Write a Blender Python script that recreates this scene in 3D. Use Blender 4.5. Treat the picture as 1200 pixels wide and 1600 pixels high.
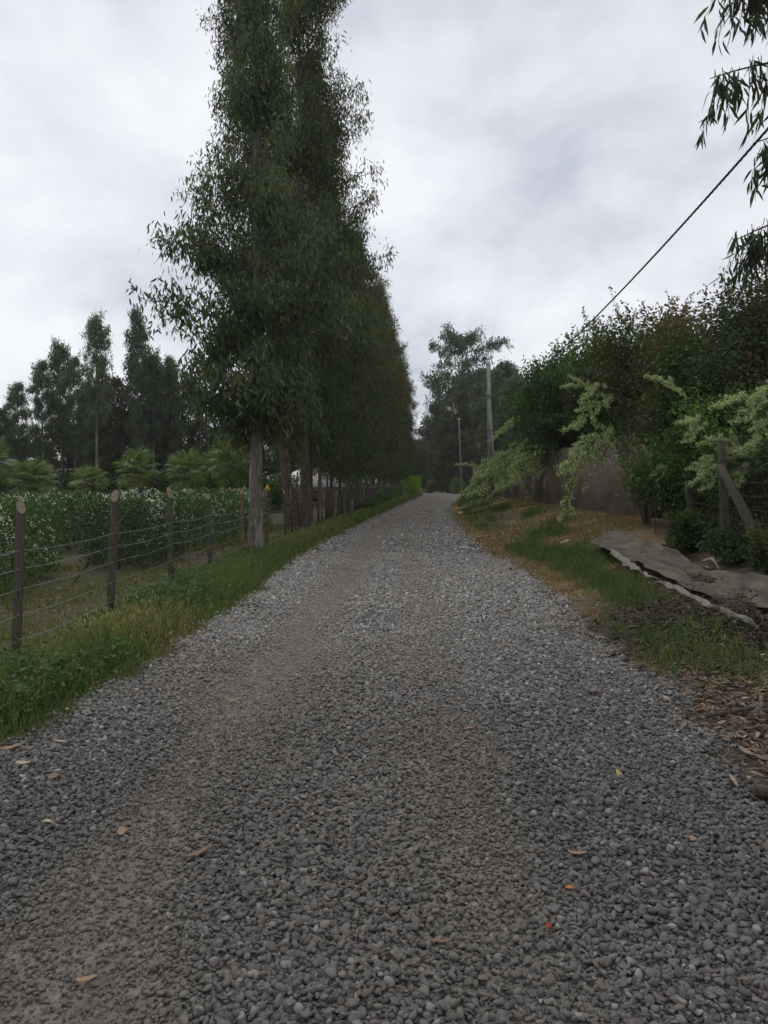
import bpy, math, random
import numpy as np
from mathutils import Vector

for o in list(bpy.data.objects):
    bpy.data.objects.remove(o)
scene = bpy.context.scene
COL = scene.collection
R = math.radians
rng = np.random.default_rng(7)
random.seed(7)

# ------------------------------------------------------------------ camera
CAM_H = 1.6
PITCH = math.atan(45 / 1240.0)
cam_d = bpy.data.cameras.new('camera')
cam = bpy.data.objects.new('camera', cam_d)
COL.objects.link(cam)
cam.location = (0, 0, CAM_H)
cam.rotation_euler = (R(90) - PITCH, 0, 0)
cam_d.sensor_fit = 'VERTICAL'
cam_d.sensor_height = 36
cam_d.lens = 36 * 1240 / 1600.0
cam_d.clip_start = 0.05
cam_d.clip_end = 3000
scene.camera = cam

# ------------------------------------------------------------------ sky and sun (overcast)
SUN_EL, SUN_AZ = R(52), R(-25)          # azimuth from +Y towards +X
world = bpy.data.worlds.new('World')
scene.world = world
world.use_nodes = True
nt = world.node_tree
nt.nodes.clear()
def N(t, kind, **kw):
    n = t.nodes.new(kind)
    for k, v in kw.items():
        setattr(n, k, v)
    return n
w_out = N(nt, 'ShaderNodeOutputWorld')
w_bg = N(nt, 'ShaderNodeBackground')
w_bg.inputs['Strength'].default_value = 0.1
sky = N(nt, 'ShaderNodeTexSky', sky_type='NISHITA')
sky.sun_disc = False
sky.sun_elevation = SUN_EL
sky.sun_rotation = SUN_AZ
tc = N(nt, 'ShaderNodeTexCoord')
sep = N(nt, 'ShaderNodeSeparateXYZ')
nt.links.new(tc.outputs['Generated'], sep.inputs[0])
def math_node(t, op, a, b=None, c=None, clamp=False):
    n = N(t, 'ShaderNodeMath', operation=op)
    n.use_clamp = clamp
    for i, v in enumerate((a, b, c)):
        if v is None:
            continue
        if isinstance(v, (int, float)):
            n.inputs[i].default_value = v
        else:
            t.links.new(v, n.inputs[i])
    return n.outputs[0]
zz = math_node(nt, 'ADD', math_node(nt, 'MAXIMUM', sep.outputs['Z'], 0.0), 0.45)
px_ = math_node(nt, 'DIVIDE', sep.outputs['X'], zz)
py_ = math_node(nt, 'DIVIDE', sep.outputs['Y'], zz)
comb = N(nt, 'ShaderNodeCombineXYZ')
nt.links.new(px_, comb.inputs[0]); nt.links.new(py_, comb.inputs[1])
cl = N(nt, 'ShaderNodeTexNoise')
cl.inputs['Scale'].default_value = 2.3
cl.inputs['Detail'].default_value = 7
cl.inputs['Roughness'].default_value = 0.56
cl.inputs['Distortion'].default_value = 0.15
mp = N(nt, 'ShaderNodeMapping')
mp.inputs['Location'].default_value = (3.1, 1.7, 0.4)
nt.links.new(comb.outputs[0], mp.inputs[0])
nt.links.new(mp.outputs[0], cl.inputs['Vector'])
ramp = N(nt, 'ShaderNodeValToRGB')
e = ramp.color_ramp.elements
e[0].position = 0.36; e[0].color = (4.1, 4.28, 4.9, 1)
e[1].position = 0.63; e[1].color = (7.0, 7.08, 7.3, 1)
m_ = e.new(0.5); m_.color = (5.9, 6.0, 6.4, 1)
nt.links.new(cl.outputs['Fac'], ramp.inputs[0])
mixw = N(nt, 'ShaderNodeMixRGB')
mixw.inputs[0].default_value = 0.93
nt.links.new(sky.outputs[0], mixw.inputs[1])
nt.links.new(ramp.outputs[0], mixw.inputs[2])
nt.links.new(mixw.outputs[0], w_bg.inputs['Color'])
nt.links.new(w_bg.outputs[0], w_out.inputs['Surface'])

sun_d = bpy.data.lights.new('sun', 'SUN')
sun_d.energy = 0.6
sun_d.angle = R(25)
sun_d.color = (1.0, 0.965, 0.92)
sun = bpy.data.objects.new('sun', sun_d)
COL.objects.link(sun)
sdir = Vector((math.sin(SUN_AZ) * math.cos(SUN_EL), math.cos(SUN_AZ) * math.cos(SUN_EL), math.sin(SUN_EL)))
sun.rotation_euler = (-sdir).to_track_quat('-Z', 'Y').to_euler()

scene.view_settings.view_transform = 'Standard'
scene.view_settings.look = 'None'
scene.view_settings.exposure = 0.45
scene.view_settings.gamma = 1.0
scene.view_settings.use_curve_mapping = False
scene.render.engine = 'CYCLES'
scene.cycles.use_denoising = True
scene.cycles.max_bounces = 6
scene.cycles.diffuse_bounces = 3
scene.cycles.glossy_bounces = 2
scene.cycles.transmission_bounces = 2
scene.cycles.transparent_max_bounces = 4

# ------------------------------------------------------------------ helpers
def at(px, py, d):
    """World point seen at a pixel of the 1200x1600 photograph, d metres ahead."""
    c, s = math.cos(PITCH), math.sin(PITCH)
    a, b = (px - 600) / 1240.0, -(py - 800) / 1240.0
    x, y, z = a, c + b * s, -s + b * c
    k = d / y
    return np.array((x * k, d, CAM_H + z * k))

def interp(tab):
    xs = [p[0] for p in tab]; ys = [p[1] for p in tab]
    return lambda d: np.interp(d, xs, ys)

road_l = interp([(-6, -2.7), (0, -2.5), (4.7, -2.26), (5.6, -2.12), (6.8, -2.0), (8.1, -2.0), (10.8, -1.8), (13.2, -1.86),
                 (21, -1.6), (29.6, -0.95), (44, 0.05), (73, 2.5), (110, 5.3), (124, 6.3), (150, 6.0), (175, 0.0), (200, -12)])
road_r = interp([(-6, 1.7), (0, 1.9), (4.5, 2.0), (6.5, 2.25), (8.4, 2.25), (12.8, 2.5), (17, 2.3), (26.5, 2.6), (50, 4.1),
                 (80, 7.5), (117, 11.6), (150, 13.5), (175, 10.0), (200, 0)])
fence_x = interp([(-4, -3.25), (6.8, -3.2), (14, -3.2), (22, -2.95), (36, -2.5), (47, -1.65), (62, -0.75), (117, 2.8), (130, 3.6)])
def wall_x(d):
    return 0.0242 * d + 5.97

def vnoise(x, y, seed=0):
    """smooth value noise, numpy arrays, range 0..1"""
    x = np.asarray(x, float) + seed * 17.3; y = np.asarray(y, float) - seed * 9.1
    xi, yi = np.floor(x).astype(np.int64), np.floor(y).astype(np.int64)
    xf, yf = x - xi, y - yi
    u, v = xf * xf * (3 - 2 * xf), yf * yf * (3 - 2 * yf)
    def h(a, b):
        n = (a * 374761393 + b * 668265263 + seed * 974711) & 0x7fffffff
        n = (n ^ (n >> 13)) * 1274126177 & 0x7fffffff
        return ((n ^ (n >> 16)) & 0xffff) / 65535.0
    return (h(xi, yi) * (1 - u) + h(xi + 1, yi) * u) * (1 - v) + (h(xi, yi + 1) * (1 - u) + h(xi + 1, yi + 1) * u) * v
def fbm(x, y, seed=0, octv=3):
    s, a, t = 0, 0.5, 0
    for i in range(octv):
        s = s + a * vnoise(np.asarray(x) * 2 ** i, np.asarray(y) * 2 ** i, seed + i); t += a; a *= 0.5
    return s / t
def sstep(a, b, x):
    t = np.clip((np.asarray(x, float) - a) / (b - a), 0, 1)
    return t * t * (3 - 2 * t)

TRACKS = ((interp([(0, -1.12), (6, -0.98), (11, -0.75), (21, -0.45), (30, 0.1), (44, 1.1), (73, 4), (124, 8)]), 0.34, 1.0),
          (interp([(0, 0.42), (6, 0.45), (12, 0.5), (21, 0.75), (30, 1.2), (44, 2.4), (73, 5.6), (124, 10)]), 0.28, 0.4))
def track(x, y):
    m = np.zeros_like(np.asarray(x, float))
    for f, w, k in TRACKS:
        wob = (vnoise(x * 1.7, y * 1.1, 5) - 0.5) * 0.35
        m = np.maximum(m, k * np.exp(-((x - f(y) + wob) / w) ** 2) * (0.45 + 0.9 * vnoise(x * 2.1, y * 0.9, 3)))
    return np.clip(m, 0, 1)

def road_z(x, y):
    return 0.012 * (fbm(x * 0.9, y * 0.5, 11) - 0.5) * 2 - 0.022 * track(x, y)
def ground_z(x, y):
    x = np.asarray(x, float); y = np.asarray(y, float)
    l, r = road_l(y), road_r(y)
    dr = x - r
    # right bank rises to the foot of the wall
    span = np.maximum(wall_x(y) - r, 1.5)
    t = np.clip(dr / span, 0, 1)
    bank = 0.74 * sstep(0.0, 1.0, t) * sstep(2.0, 11.0, y) * (1 - sstep(85, 125, y))
    dl = l - x
    left = 0.05 * sstep(0, 0.9, dl) - 0.10 * sstep(1.2, 3.0, dl)
    n = (fbm(x * 0.55, y * 0.55, 2, 4) - 0.5) * 0.16 * sstep(0.2, 1.5, np.maximum(dr, dl))
    n = n + (fbm(x * 1.4, y * 1.1, 7, 3) - 0.5) * 0.16 * sstep(0.5, 1.6, dr)
    n = n + (fbm(x * 2.6, y * 2.6, 6, 2) - 0.5) * 0.07 * sstep(0.0, 0.6, np.maximum(dr, dl))
    inside = sstep(-0.02, 0.25, np.minimum(x - l, r - x))
    heap = 0.13 * np.exp(-((x - 3.15) / 0.6) ** 2 - ((y - 8.1) / 1.0) ** 2) * (0.4 + 1.2 * fbm(x * 3, y * 3, 14, 3)) * sstep(0.2, 0.7, dr)
    return bank + left + n + heap - 0.07 * inside
def gz(x, y):
    """top of whatever ground is there"""
    x = np.asarray(x, float); y = np.asarray(y, float)
    ins = (x > road_l(y)) & (x < road_r(y)) & (y < 199)
    return np.where(ins, np.maximum(road_z(x, y), ground_z(x, y)), ground_z(x, y))

def tag(o, label=None, cat=None, group=None, kind=None):
    if label: o['label'] = label
    if cat: o['category'] = cat
    if group: o['group'] = group
    if kind: o['kind'] = kind
    return o
def thing(name, loc, label, cat, group=None, rz=0, scale=1):
    o = bpy.data.objects.new(name, None)
    o.empty_display_size = 0.2
    COL.objects.link(o)
    o.location = loc; o.rotation_euler = (0, 0, rz)
    o.scale = (scale,) * 3 if isinstance(scale, (int, float)) else scale
    return tag(o, label, cat, group)
def copy_tree(src, loc, rz=0, scale=1, label=None, group=None):
    c = src.copy(); COL.objects.link(c)
    c.location = loc; c.rotation_euler = (0, 0, rz)
    c.scale = (scale,) * 3 if isinstance(scale, (int, float)) else scale
    if label: c['label'] = label
    if group: c['group'] = group
    def rec(a, b):
        for ch in a.children:
            d = ch.copy(); COL.objects.link(d); d.parent = b
            d.matrix_parent_inverse = ch.matrix_parent_inverse
            rec(ch, d)
    rec(src, c)
    return c

def link_mesh(name, me, mat, parent=None, kind=None, loc=None):
    if mat is not None and not me.materials:
        for m in (mat if isinstance(mat, (list, tuple)) else [mat]):
            me.materials.append(m)
    o = bpy.data.objects.new(name, me)
    COL.objects.link(o)
    if parent is not None: o.parent = parent
    if loc is not None: o.location = loc
    if kind: o['kind'] = kind
    return o

def np_mesh(name, V, F, col=None, smooth=False, midx=None):
    """V (n,3); F list of (k,m) index arrays (tris/quads)"""
    V = np.ascontiguousarray(V, dtype=np.float32)
    if not isinstance(F, list): F = [F]
    F = [np.asarray(f, dtype=np.int32) for f in F if len(f)]
    me = bpy.data.meshes.new(name)
    me.vertices.add(len(V)); me.vertices.foreach_set('co', V.ravel())
    tot = np.concatenate([np.full(len(f), f.shape[1], np.int32) for f in F])
    idx = np.concatenate([f.ravel() for f in F])
    me.loops.add(len(idx)); me.loops.foreach_set('vertex_index', idx)
    me.polygons.add(len(tot))
    st = np.concatenate([[0], np.cumsum(tot)[:-1]]).astype(np.int32)
    me.polygons.foreach_set('loop_start', st)
    if smooth:
        me.polygons.foreach_set('use_smooth', np.ones(len(tot), dtype=bool))
    if midx is not None:
        me.polygons.foreach_set('material_index', np.asarray(midx, np.int32))
    if col is not None:
        a = me.color_attributes.new('Col', 'FLOAT_COLOR', 'POINT')
        c = np.ones((len(V), 4), np.float32); c[:, :3] = col
        a.data.foreach_set('color', c.ravel())
    me.update(calc_edges=True)
    return me

class MB:
    """collects small pieces into one mesh"""
    def __init__(s): s.V = []; s.F = {3: [], 4: []}; s.n = 0; s.C = []
    def add(s, V, faces, col=None):
        V = np.asarray(V, float)
        for f in faces:
            s.F.setdefault(len(f), []).append([i + s.n for i in f])
        s.V.append(V); s.n += len(V)
        s.C.append(np.tile(np.asarray(col if col is not None else (1, 1, 1), float), (len(V), 1)))
    def tube(s, P, rad, sides=6, cap=True, col=None):
        P = np.asarray(P, float); n = len(P)
        rad = np.broadcast_to(np.asarray(rad, float), (n,))
        T = np.gradient(P, axis=0); T /= np.linalg.norm(T, axis=1)[:, None] + 1e-9
        ref = np.array((0, 0, 1.0)) if abs(T[0][2]) < 0.9 else np.array((1.0, 0, 0))
        V = []
        for i in range(n):
            u = np.cross(T[i], ref); u /= np.linalg.norm(u) + 1e-9
            v = np.cross(T[i], u)
            a = np.arange(sides) / sides * 2 * math.pi
            V.append(P[i] + rad[i] * (np.cos(a)[:, None] * u + np.sin(a)[:, None] * v))
        V = np.concatenate(V)
        F = [[i * sides + k, i * sides + (k + 1) % sides, (i + 1) * sides + (k + 1) % sides, (i + 1) * sides + k] for i in range(n - 1) for k in range(sides)]
        if cap:
            V = np.concatenate([V, P[:1], P[-1:]])
            a, b = n * sides, n * sides + 1
            F += [[a, (k + 1) % sides, k] for k in range(sides)]
            F += [[b, (n - 1) * sides + k, (n - 1) * sides + (k + 1) % sides] for k in range(sides)]
        s.add(V, F, col)
    def box(s, c, size, col=None, rz=0):
        x, y, z = np.array(size) / 2
        V = np.array([(-x, -y, -z), (x, -y, -z), (x, y, -z), (-x, y, -z), (-x, -y, z), (x, -y, z), (x, y, z), (-x, y, z)])
        if rz:
            cc, ss = math.cos(rz), math.sin(rz)
            V[:, :2] = V[:, :2] @ np.array([[cc, ss], [-ss, cc]])
        s.add(V + np.array(c), [(0, 3, 2, 1), (4, 5, 6, 7), (0, 1, 5, 4), (1, 2, 6, 5), (2, 3, 7, 6), (3, 0, 4, 7)], col)
    def mesh(s, name, smooth=False):
        return np_mesh(name, np.concatenate(s.V), [np.array(f) for f in s.F.values() if f], np.concatenate(s.C), smooth)

def unit(v):
    return v / (np.linalg.norm(v, axis=-1, keepdims=True) + 1e-9)
def rand_dirs(n, r=None):
    r = r or rng
    return unit(r.normal(size=(n, 3)))

KITE_V = np.array([(0, 0, 0), (-0.5, 0.42, 0.10), (0, 1, 0), (0.5, 0.42, 0.10)])
KITE_F = np.array([(0, 3, 2, 1)])
# sickle-shaped gum leaf, folded a little, four stations
SICK_V = np.array([(0, 0, 0), (-0.42, 0.25, 0.05), (0.42, 0.25, 0.05), (-0.40, 0.58, 0.0), (0.50, 0.58, 0.0), (0.38, 1.0, -0.10)])
SICK_F3 = np.array([(0, 2, 1), (3, 4, 5)]); SICK_F4 = np.array([(1, 2, 4, 3)])
BLADE_V = np.array([(-0.5, 0, 0), (0.5, 0, 0), (-0.42, 0.4, 0.04), (0.42, 0.4, 0.04), (-0.28, 0.75, 0.16), (0.28, 0.75, 0.16), (0, 1.0, 0.36)])
BLADE_F3 = np.array([(4, 5, 6)]); BLADE_F4 = np.array([(0, 1, 3, 2), (2, 3, 5, 4)])
def scatter(T, F, P, D, Nn, L, W, col):
    """copies a template (x = width, y = length, z = normal) to each P along D; returns V, faces, colours"""
    n, k = len(P), len(T)
    D = unit(D); X = unit(np.cross(D, Nn)); Z = np.cross(X, D)
    L = np.broadcast_to(L, (n,)); W = np.broadcast_to(W, (n,))
    V = (P[:, None] + T[None, :, 0:1] * (X * W[:, None])[:, None] + T[None, :, 1:2] * (D * L[:, None])[:, None]
         + T[None, :, 2:3] * (Z * L[:, None])[:, None]).reshape(-1, 3)
    off = (np.arange(n) * k)[:, None, None]
    Fs = [(np.asarray(f)[None] + off).reshape(-1, np.asarray(f).shape[1]) for f in (F if isinstance(F, list) else [F])]
    C = np.repeat(np.broadcast_to(col, (n, 3)), k, axis=0)
    return V, Fs, C
def merge(parts):
    V, C, F, n = [], [], {}, 0
    for v, fs, c in parts:
        V.append(v); C.append(c)
        for f in fs:
            F.setdefault(f.shape[1], []).append(f + n)
        n += len(v)
    return np.concatenate(V), [np.concatenate(f) for f in F.values()], np.concatenate(C)
def tint(n, base, var=0.25, hue=0.12, r=None):
    r = r or rng
    b = 2.0 * np.array(base)[None] * (1 + var * r.normal(size=(n, 1))).clip(0.35, 2)
    return (b * (1 + hue * r.normal(size=(n, 3)))).clip(0.004, 0.9)
def leaves_mesh(name, P, D, L, W, col, shape='kite', Nn=None):
    Nn = rand_dirs(len(P)) if Nn is None else Nn
    if shape == 'kite': v, f, c = scatter(KITE_V, KITE_F, P, D, Nn, L, W, col)
    elif shape == 'sickle': v, f, c = scatter(SICK_V, [SICK_F3, SICK_F4], P, D, Nn, L, W, col)
    else: v, f, c = scatter(BLADE_V, [BLADE_F3, BLADE_F4], P, D, Nn, L, W, col)
    return np_mesh(name, v, f, c)

# ------------------------------------------------------------------ materials
def new_mat(name):
    m = bpy.data.materials.new(name); m.use_nodes = True
    t = m.node_tree; t.nodes.clear()
    out = N(t, 'ShaderNodeOutputMaterial')
    b = N(t, 'ShaderNodeBsdfPrincipled')
    t.links.new(b.outputs[0], out.inputs['Surface'])
    return m, t, b, out
def noise(t, scale, detail=4, vec=None, rough=0.55, coord='Object', stretch=None):
    n = N(t, 'ShaderNodeTexNoise')
    n.inputs['Scale'].default_value = scale; n.inputs['Detail'].default_value = detail
    n.inputs['Roughness'].default_value = rough
    if vec is None:
        c = N(t, 'ShaderNodeTexCoord'); vec = c.outputs[coord]
    if stretch:
        mpn = N(t, 'ShaderNodeMapping'); mpn.inputs['Scale'].default_value = stretch
        t.links.new(vec, mpn.inputs[0]); vec = mpn.outputs[0]
    t.links.new(vec, n.inputs['Vector'])
    return n
def ramp_node(t, fac, stops):
    r = N(t, 'ShaderNodeValToRGB')
    el = r.color_ramp.elements
    for i, (p, c) in enumerate(stops):
        x = el[i] if i < 2 else el.new(p)
        x.position = p; x.color = (*c, 1)
    t.links.new(fac, r.inputs[0])
    return r.outputs[0]
def mix(t, fac, a, b, mode='MIX'):
    n = N(t, 'ShaderNodeMixRGB', blend_type=mode)
    for i, v in enumerate((fac, a, b)):
        if isinstance(v, (int, float)): n.inputs[i].default_value = v
        elif isinstance(v, tuple): n.inputs[i].default_value = (*v, 1)
        else: t.links.new(v, n.inputs[i])
    return n.outputs[0]
def bump(t, b, h, strength=0.4, dist=0.02):
    n = N(t, 'ShaderNodeBump'); n.inputs['Strength'].default_value = strength; n.inputs['Distance'].default_value = dist
    t.links.new(h, n.inputs['Height']); t.links.new(n.outputs[0], b.inputs['Normal'])

def mat_foliage(name, rough=0.55, trans=0.3, spec=0.25, varied=True):
    m, t, b, out = new_mat(name)
    a = N(t, 'ShaderNodeAttribute', attribute_name='Col')
    oi = N(t, 'ShaderNodeObjectInfo')
    vary = ramp_node(t, oi.outputs['Random'], [(0.0, (0.78, 0.84, 0.85)), (1.0, (1.22, 1.02, 0.82)), (0.35, (0.95, 1.08, 0.85)), (0.7, (1.15, 1.2, 1.05))])
    acol = mix(t, 1.0 if varied else 0.0, a.outputs['Color'], vary, 'MULTIPLY')
    t.links.new(acol, b.inputs['Base Color'])
    b.inputs['Roughness'].default_value = rough
    b.inputs['Specular IOR Level'].default_value = spec
    tr = N(t, 'ShaderNodeBsdfTranslucent')
    t.links.new(mix(t, 1.0, acol, (1.0, 1.15, 0.55), 'MULTIPLY'), tr.inputs['Color'])
    ms = N(t, 'ShaderNodeMixShader'); ms.inputs[0].default_value = trans
    t.links.new(b.outputs[0], ms.inputs[1]); t.links.new(tr.outputs[0], ms.inputs[2])
    t.links.new(ms.outputs[0], out.inputs['Surface'])
    return m
def mat_noise(name, stops, scale=6, stretch=None, rough=0.85, bumpy=0.5, dist=0.02, detail=6, attr=False, spec=0.25):
    m, t, b, out = new_mat(name)
    n = noise(t, scale, detail, stretch=stretch)
    c = ramp_node(t, n.outputs['Fac'], stops)
    if attr:
        a = N(t, 'ShaderNodeAttribute', attribute_name='Col')
        c = mix(t, 1.0, c, a.outputs['Color'], 'MULTIPLY')
    t.links.new(c, b.inputs['Base Color'])
    b.inputs['Roughness'].default_value = rough
    b.inputs['Specular IOR Level'].default_value = spec
    if bumpy: bump(t, b, n.outputs['Fac'], bumpy, dist)
    return m
M = {}
M['leaf'] = mat_foliage('leaf')
M['grass'] = mat_foliage('grass_blade', 0.6, 0.42, 0.25, False)
M['petal'] = mat_foliage('petal', 0.7, 0.25, 0.1, False)
M['dry'] = mat_foliage('dry_leaf', 0.7, 0.1, 0.25, False)
M['bark_grey'] = mat_noise('grey_bark', [(0.30, (0.05, 0.043, 0.034)), (0.70, (0.23, 0.20, 0.16)), (0.5, (0.13, 0.115, 0.09))], 5, (6, 6, 0.8), 0.85, 0.7, 0.03)
bt = M['bark_grey'].node_tree
bb = [n for n in bt.nodes if n.type == 'BSDF_PRINCIPLED'][0]
old = bb.inputs['Base Color'].links[0].from_socket
pn = noise(bt, 2.2, 4, stretch=(2.5, 2.5, 0.5))
pf = ramp_node(bt, pn.outputs['Fac'], [(0.52, (0, 0, 0)), (0.60, (0.75, 0.75, 0.75))])
bt.links.new(mix(bt, pf, old, (0.27, 0.25, 0.20)), bb.inputs['Base Color'])      # pale patches where bark has peeled
M['bark_red'] = mat_noise('reddish_bark', [(0.30, (0.040, 0.027, 0.020)), (0.70, (0.16, 0.12, 0.092)), (0.5, (0.082, 0.058, 0.044))], 5, (6, 6, 0.8), 0.85, 0.7, 0.03)
M['bark_dark'] = mat_noise('dark_bark', [(0.3, (0.03, 0.024, 0.018)), (0.7, (0.11, 0.09, 0.07))], 6, (5, 5, 0.9), 0.9, 0.6, 0.03)
M['post'] = mat_noise('weathered_post', [(0.3, (0.032, 0.029, 0.021)), (0.72, (0.115, 0.102, 0.074))], 9, (9, 9, 0.8), 0.85, 0.5, 0.008)
M['post_pale'] = mat_noise('pale_post', [(0.3, (0.075, 0.052, 0.030)), (0.7, (0.17, 0.125, 0.078))], 9, (9, 9, 0.8), 0.8, 0.4, 0.006)
M['cut'] = mat_noise('cut_timber', [(0.3, (0.12, 0.092, 0.058)), (0.7, (0.25, 0.195, 0.13))], 30, None, 0.75, 0.2, 0.003)
M['wire'] = mat_noise('galvanised_wire', [(0.3, (0.14, 0.14, 0.13)), (0.7, (0.30, 0.30, 0.29))], 20, None, 0.45, 0)
M['concrete'] = mat_noise('grey_concrete', [(0.3, (0.20, 0.20, 0.19)), (0.7, (0.33, 0.33, 0.31))], 4, (3, 3, 0.5), 0.85, 0.2, 0.01)
M['panel'] = mat_noise('stained_panel', [(0.25, (0.115, 0.093, 0.066)), (0.75, (0.215, 0.185, 0.145))], 1.3, None, 0.9, 0.25, 0.01)
M['cloth'] = mat_noise('shade_cloth', [(0.3, (0.058, 0.049, 0.036)), (0.7, (0.165, 0.142, 0.108))], 3.0, (1.5, 0.6, 3), 0.9, 0.8, 0.05)
M['strip'] = mat_noise('pale_edging', [(0.3, (0.12, 0.105, 0.08)), (0.7, (0.31, 0.285, 0.24))], 5, None, 0.8, 0.3, 0.02)
M['cable'] = mat_noise('black_cable', [(0.3, (0.012, 0.012, 0.013)), (0.7, (0.03, 0.03, 0.032))], 10, None, 0.6, 0)
M['white'] = mat_noise('white_sheet', [(0.3, (0.62, 0.61, 0.57)), (0.7, (0.78, 0.77, 0.74))], 3, None, 0.6, 0.1, 0.01)
M['plaster'] = mat_noise('dull_plaster', [(0.3, (0.20, 0.19, 0.17)), (0.7, (0.30, 0.285, 0.26))], 3, None, 0.9, 0.1, 0.01)
M['glass'] = mat_noise('dark_glass', [(0.3, (0.02, 0.022, 0.024)), (0.7, (0.03, 0.033, 0.036))], 3, None, 0.15, 0, spec=0.5)
M['yellow'] = mat_noise('yellow_sign', [(0.3, (0.62, 0.42, 0.02)), (0.7, (0.75, 0.52, 0.04))], 5, None, 0.5, 0)
M['rock'] = mat_noise('pale_rock', [(0.3, (0.28, 0.26, 0.23)), (0.7, (0.55, 0.53, 0.49))], 12, None, 0.9, 0.5, 0.02)

# pebbles: grey, each one with its own tone
m, t, b, out = new_mat('pebble')
oi = N(t, 'ShaderNodeObjectInfo')
tone = ramp_node(t, oi.outputs['Random'], [(0.0, (0.054, 0.054, 0.053)), (1.0, (0.29, 0.28, 0.265)), (0.28, (0.090, 0.090, 0.088)), (0.55, (0.128, 0.127, 0.122)),
                                           (0.80, (0.142, 0.136, 0.125)), (0.90, (0.105, 0.078, 0.065))])
n1 = noise(t, 28, 4)
tone = mix(t, 0.55, tone, ramp_node(t, n1.outputs['Fac'], [(0.3, (0.55, 0.55, 0.55)), (0.7, (1.25, 1.25, 1.22))]), 'MULTIPLY')
geo = N(t, 'ShaderNodeNewGeometry')
nd = noise(t, 0.45, 3, vec=geo.outputs['Position'])
sepp = N(t, 'ShaderNodeSeparateXYZ'); t.links.new(geo.outputs['Position'], sepp.inputs[0])
shade_fade = N(t, 'ShaderNodeMapRange'); shade_fade.interpolation_type = 'SMOOTHSTEP'
shade_fade.inputs['From Min'].default_value = 3.0; shade_fade.inputs['From Max'].default_value = 12.0; shade_fade.inputs['To Min'].default_value = -0.03; shade_fade.inputs['To Max'].default_value = 0.95
t.links.new(sepp.outputs['Y'], shade_fade.inputs['Value'])   # foreground shade painted into the stone colour; farther gravel paler and dustier
dusty = math_node(t, 'ADD', math_node(t, 'MULTIPLY', math_node(t, 'SUBTRACT', nd.outputs['Fac'], 0.45, clamp=True), 0.8), shade_fade.outputs[0], clamp=True)  # dust patches plus the painted near-to-far shade
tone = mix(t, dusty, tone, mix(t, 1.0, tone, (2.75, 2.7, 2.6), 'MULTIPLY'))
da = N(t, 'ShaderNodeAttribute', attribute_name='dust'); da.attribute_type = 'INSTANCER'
tone = mix(t, math_node(t, 'MULTIPLY', da.outputs['Fac'], 0.62), tone, mix(t, shade_fade.outputs[0], (0.158, 0.137, 0.108), (0.33, 0.29, 0.235)))  # track dust, its colour darkened nearby by the same painted shade
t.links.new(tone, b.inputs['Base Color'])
b.inputs['Roughness'].default_value = 0.72
b.inputs['Specular IOR Level'].default_value = 0.35
bump(t, b, n1.outputs['Fac'], 0.25, 0.004)
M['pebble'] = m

# packed road base seen between the pebbles
m, t, b, out = new_mat('road_base')
c = N(t, 'ShaderNodeTexCoord')
a = N(t, 'ShaderNodeAttribute', attribute_name='Col')       # r: wheel-track dust
n1 = noise(t, 14, 6, c.outputs['Object']); n2 = noise(t, 1.1, 4, c.outputs['Object'])
vo = N(t, 'ShaderNodeTexVoronoi'); vo.inputs['Scale'].default_value = 46
t.links.new(c.outputs['Object'], vo.inputs['Vector'])
sepc = N(t, 'ShaderNodeSeparateColor'); t.links.new(vo.outputs['Color'], sepc.inputs[0])
stones = ramp_node(t, sepc.outputs[0], [(0.0, (0.075, 0.073, 0.07)), (1.0, (0.27, 0.255, 0.235)), (0.5, (0.145, 0.14, 0.13))])
dust = ramp_node(t, n1.outputs['Fac'], [(0.3, (0.085, 0.071, 0.053)), (0.7, (0.215, 0.183, 0.143))])
sepa = N(t, 'ShaderNodeSeparateColor'); t.links.new(a.outputs['Color'], sepa.inputs[0])
f = math_node(t, 'ADD', math_node(t, 'MULTIPLY', sepa.outputs[0], 0.8), math_node(t, 'MULTIPLY', math_node(t, 'SUBTRACT', n2.outputs['Fac'], 0.35), 1.0), clamp=True)
t.links.new(mix(t, f, stones, dust), b.inputs['Base Color'])
b.inputs['Roughness'].default_value = 0.9
hh = math_node(t, 'ADD', math_node(t, 'MULTIPLY', vo.outputs['Distance'], -0.7), math_node(t, 'MULTIPLY', n1.outputs['Fac'], 0.5))
bump(t, b, hh, 0.7, 0.02)
M['road'] = m

# soil: r = straw / dry, g = grass-covered, b = leaf mould
m, t, b, out = new_mat('soil')
c = N(t, 'ShaderNodeTexCoord')
a = N(t, 'ShaderNodeAttribute', attribute_name='Col')
sepa = N(t, 'ShaderNodeSeparateColor'); t.links.new(a.outputs['Color'], sepa.inputs[0])
n1 = noise(t, 9, 7, c.outputs['Object'], 0.65); n2 = noise(t, 1.3, 5, c.outputs['Object']); n3 = noise(t, 45, 3, c.outputs['Object'])
soil = ramp_node(t, n1.outputs['Fac'], [(0.3, (0.045, 0.034, 0.024)), (0.7, (0.16, 0.125, 0.085)), (0.5, (0.09, 0.07, 0.047))])
straw = ramp_node(t, n3.outputs['Fac'], [(0.3, (0.15, 0.10, 0.055)), (0.7, (0.36, 0.26, 0.145))])
green = ramp_node(t, n1.outputs['Fac'], [(0.3, (0.022, 0.035, 0.010)), (0.7, (0.085, 0.095, 0.032))])
mould = ramp_node(t, n1.outputs['Fac'], [(0.3, (0.022, 0.016, 0.012)), (0.7, (0.10, 0.075, 0.055))])
def masked(ch):
    return math_node(t, 'MULTIPLY', ch, math_node(t, 'ADD', 0.35, math_node(t, 'MULTIPLY', n2.outputs['Fac'], 1.2)), clamp=True)
cc = mix(t, masked(sepa.outputs[0]), soil, straw)
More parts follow.
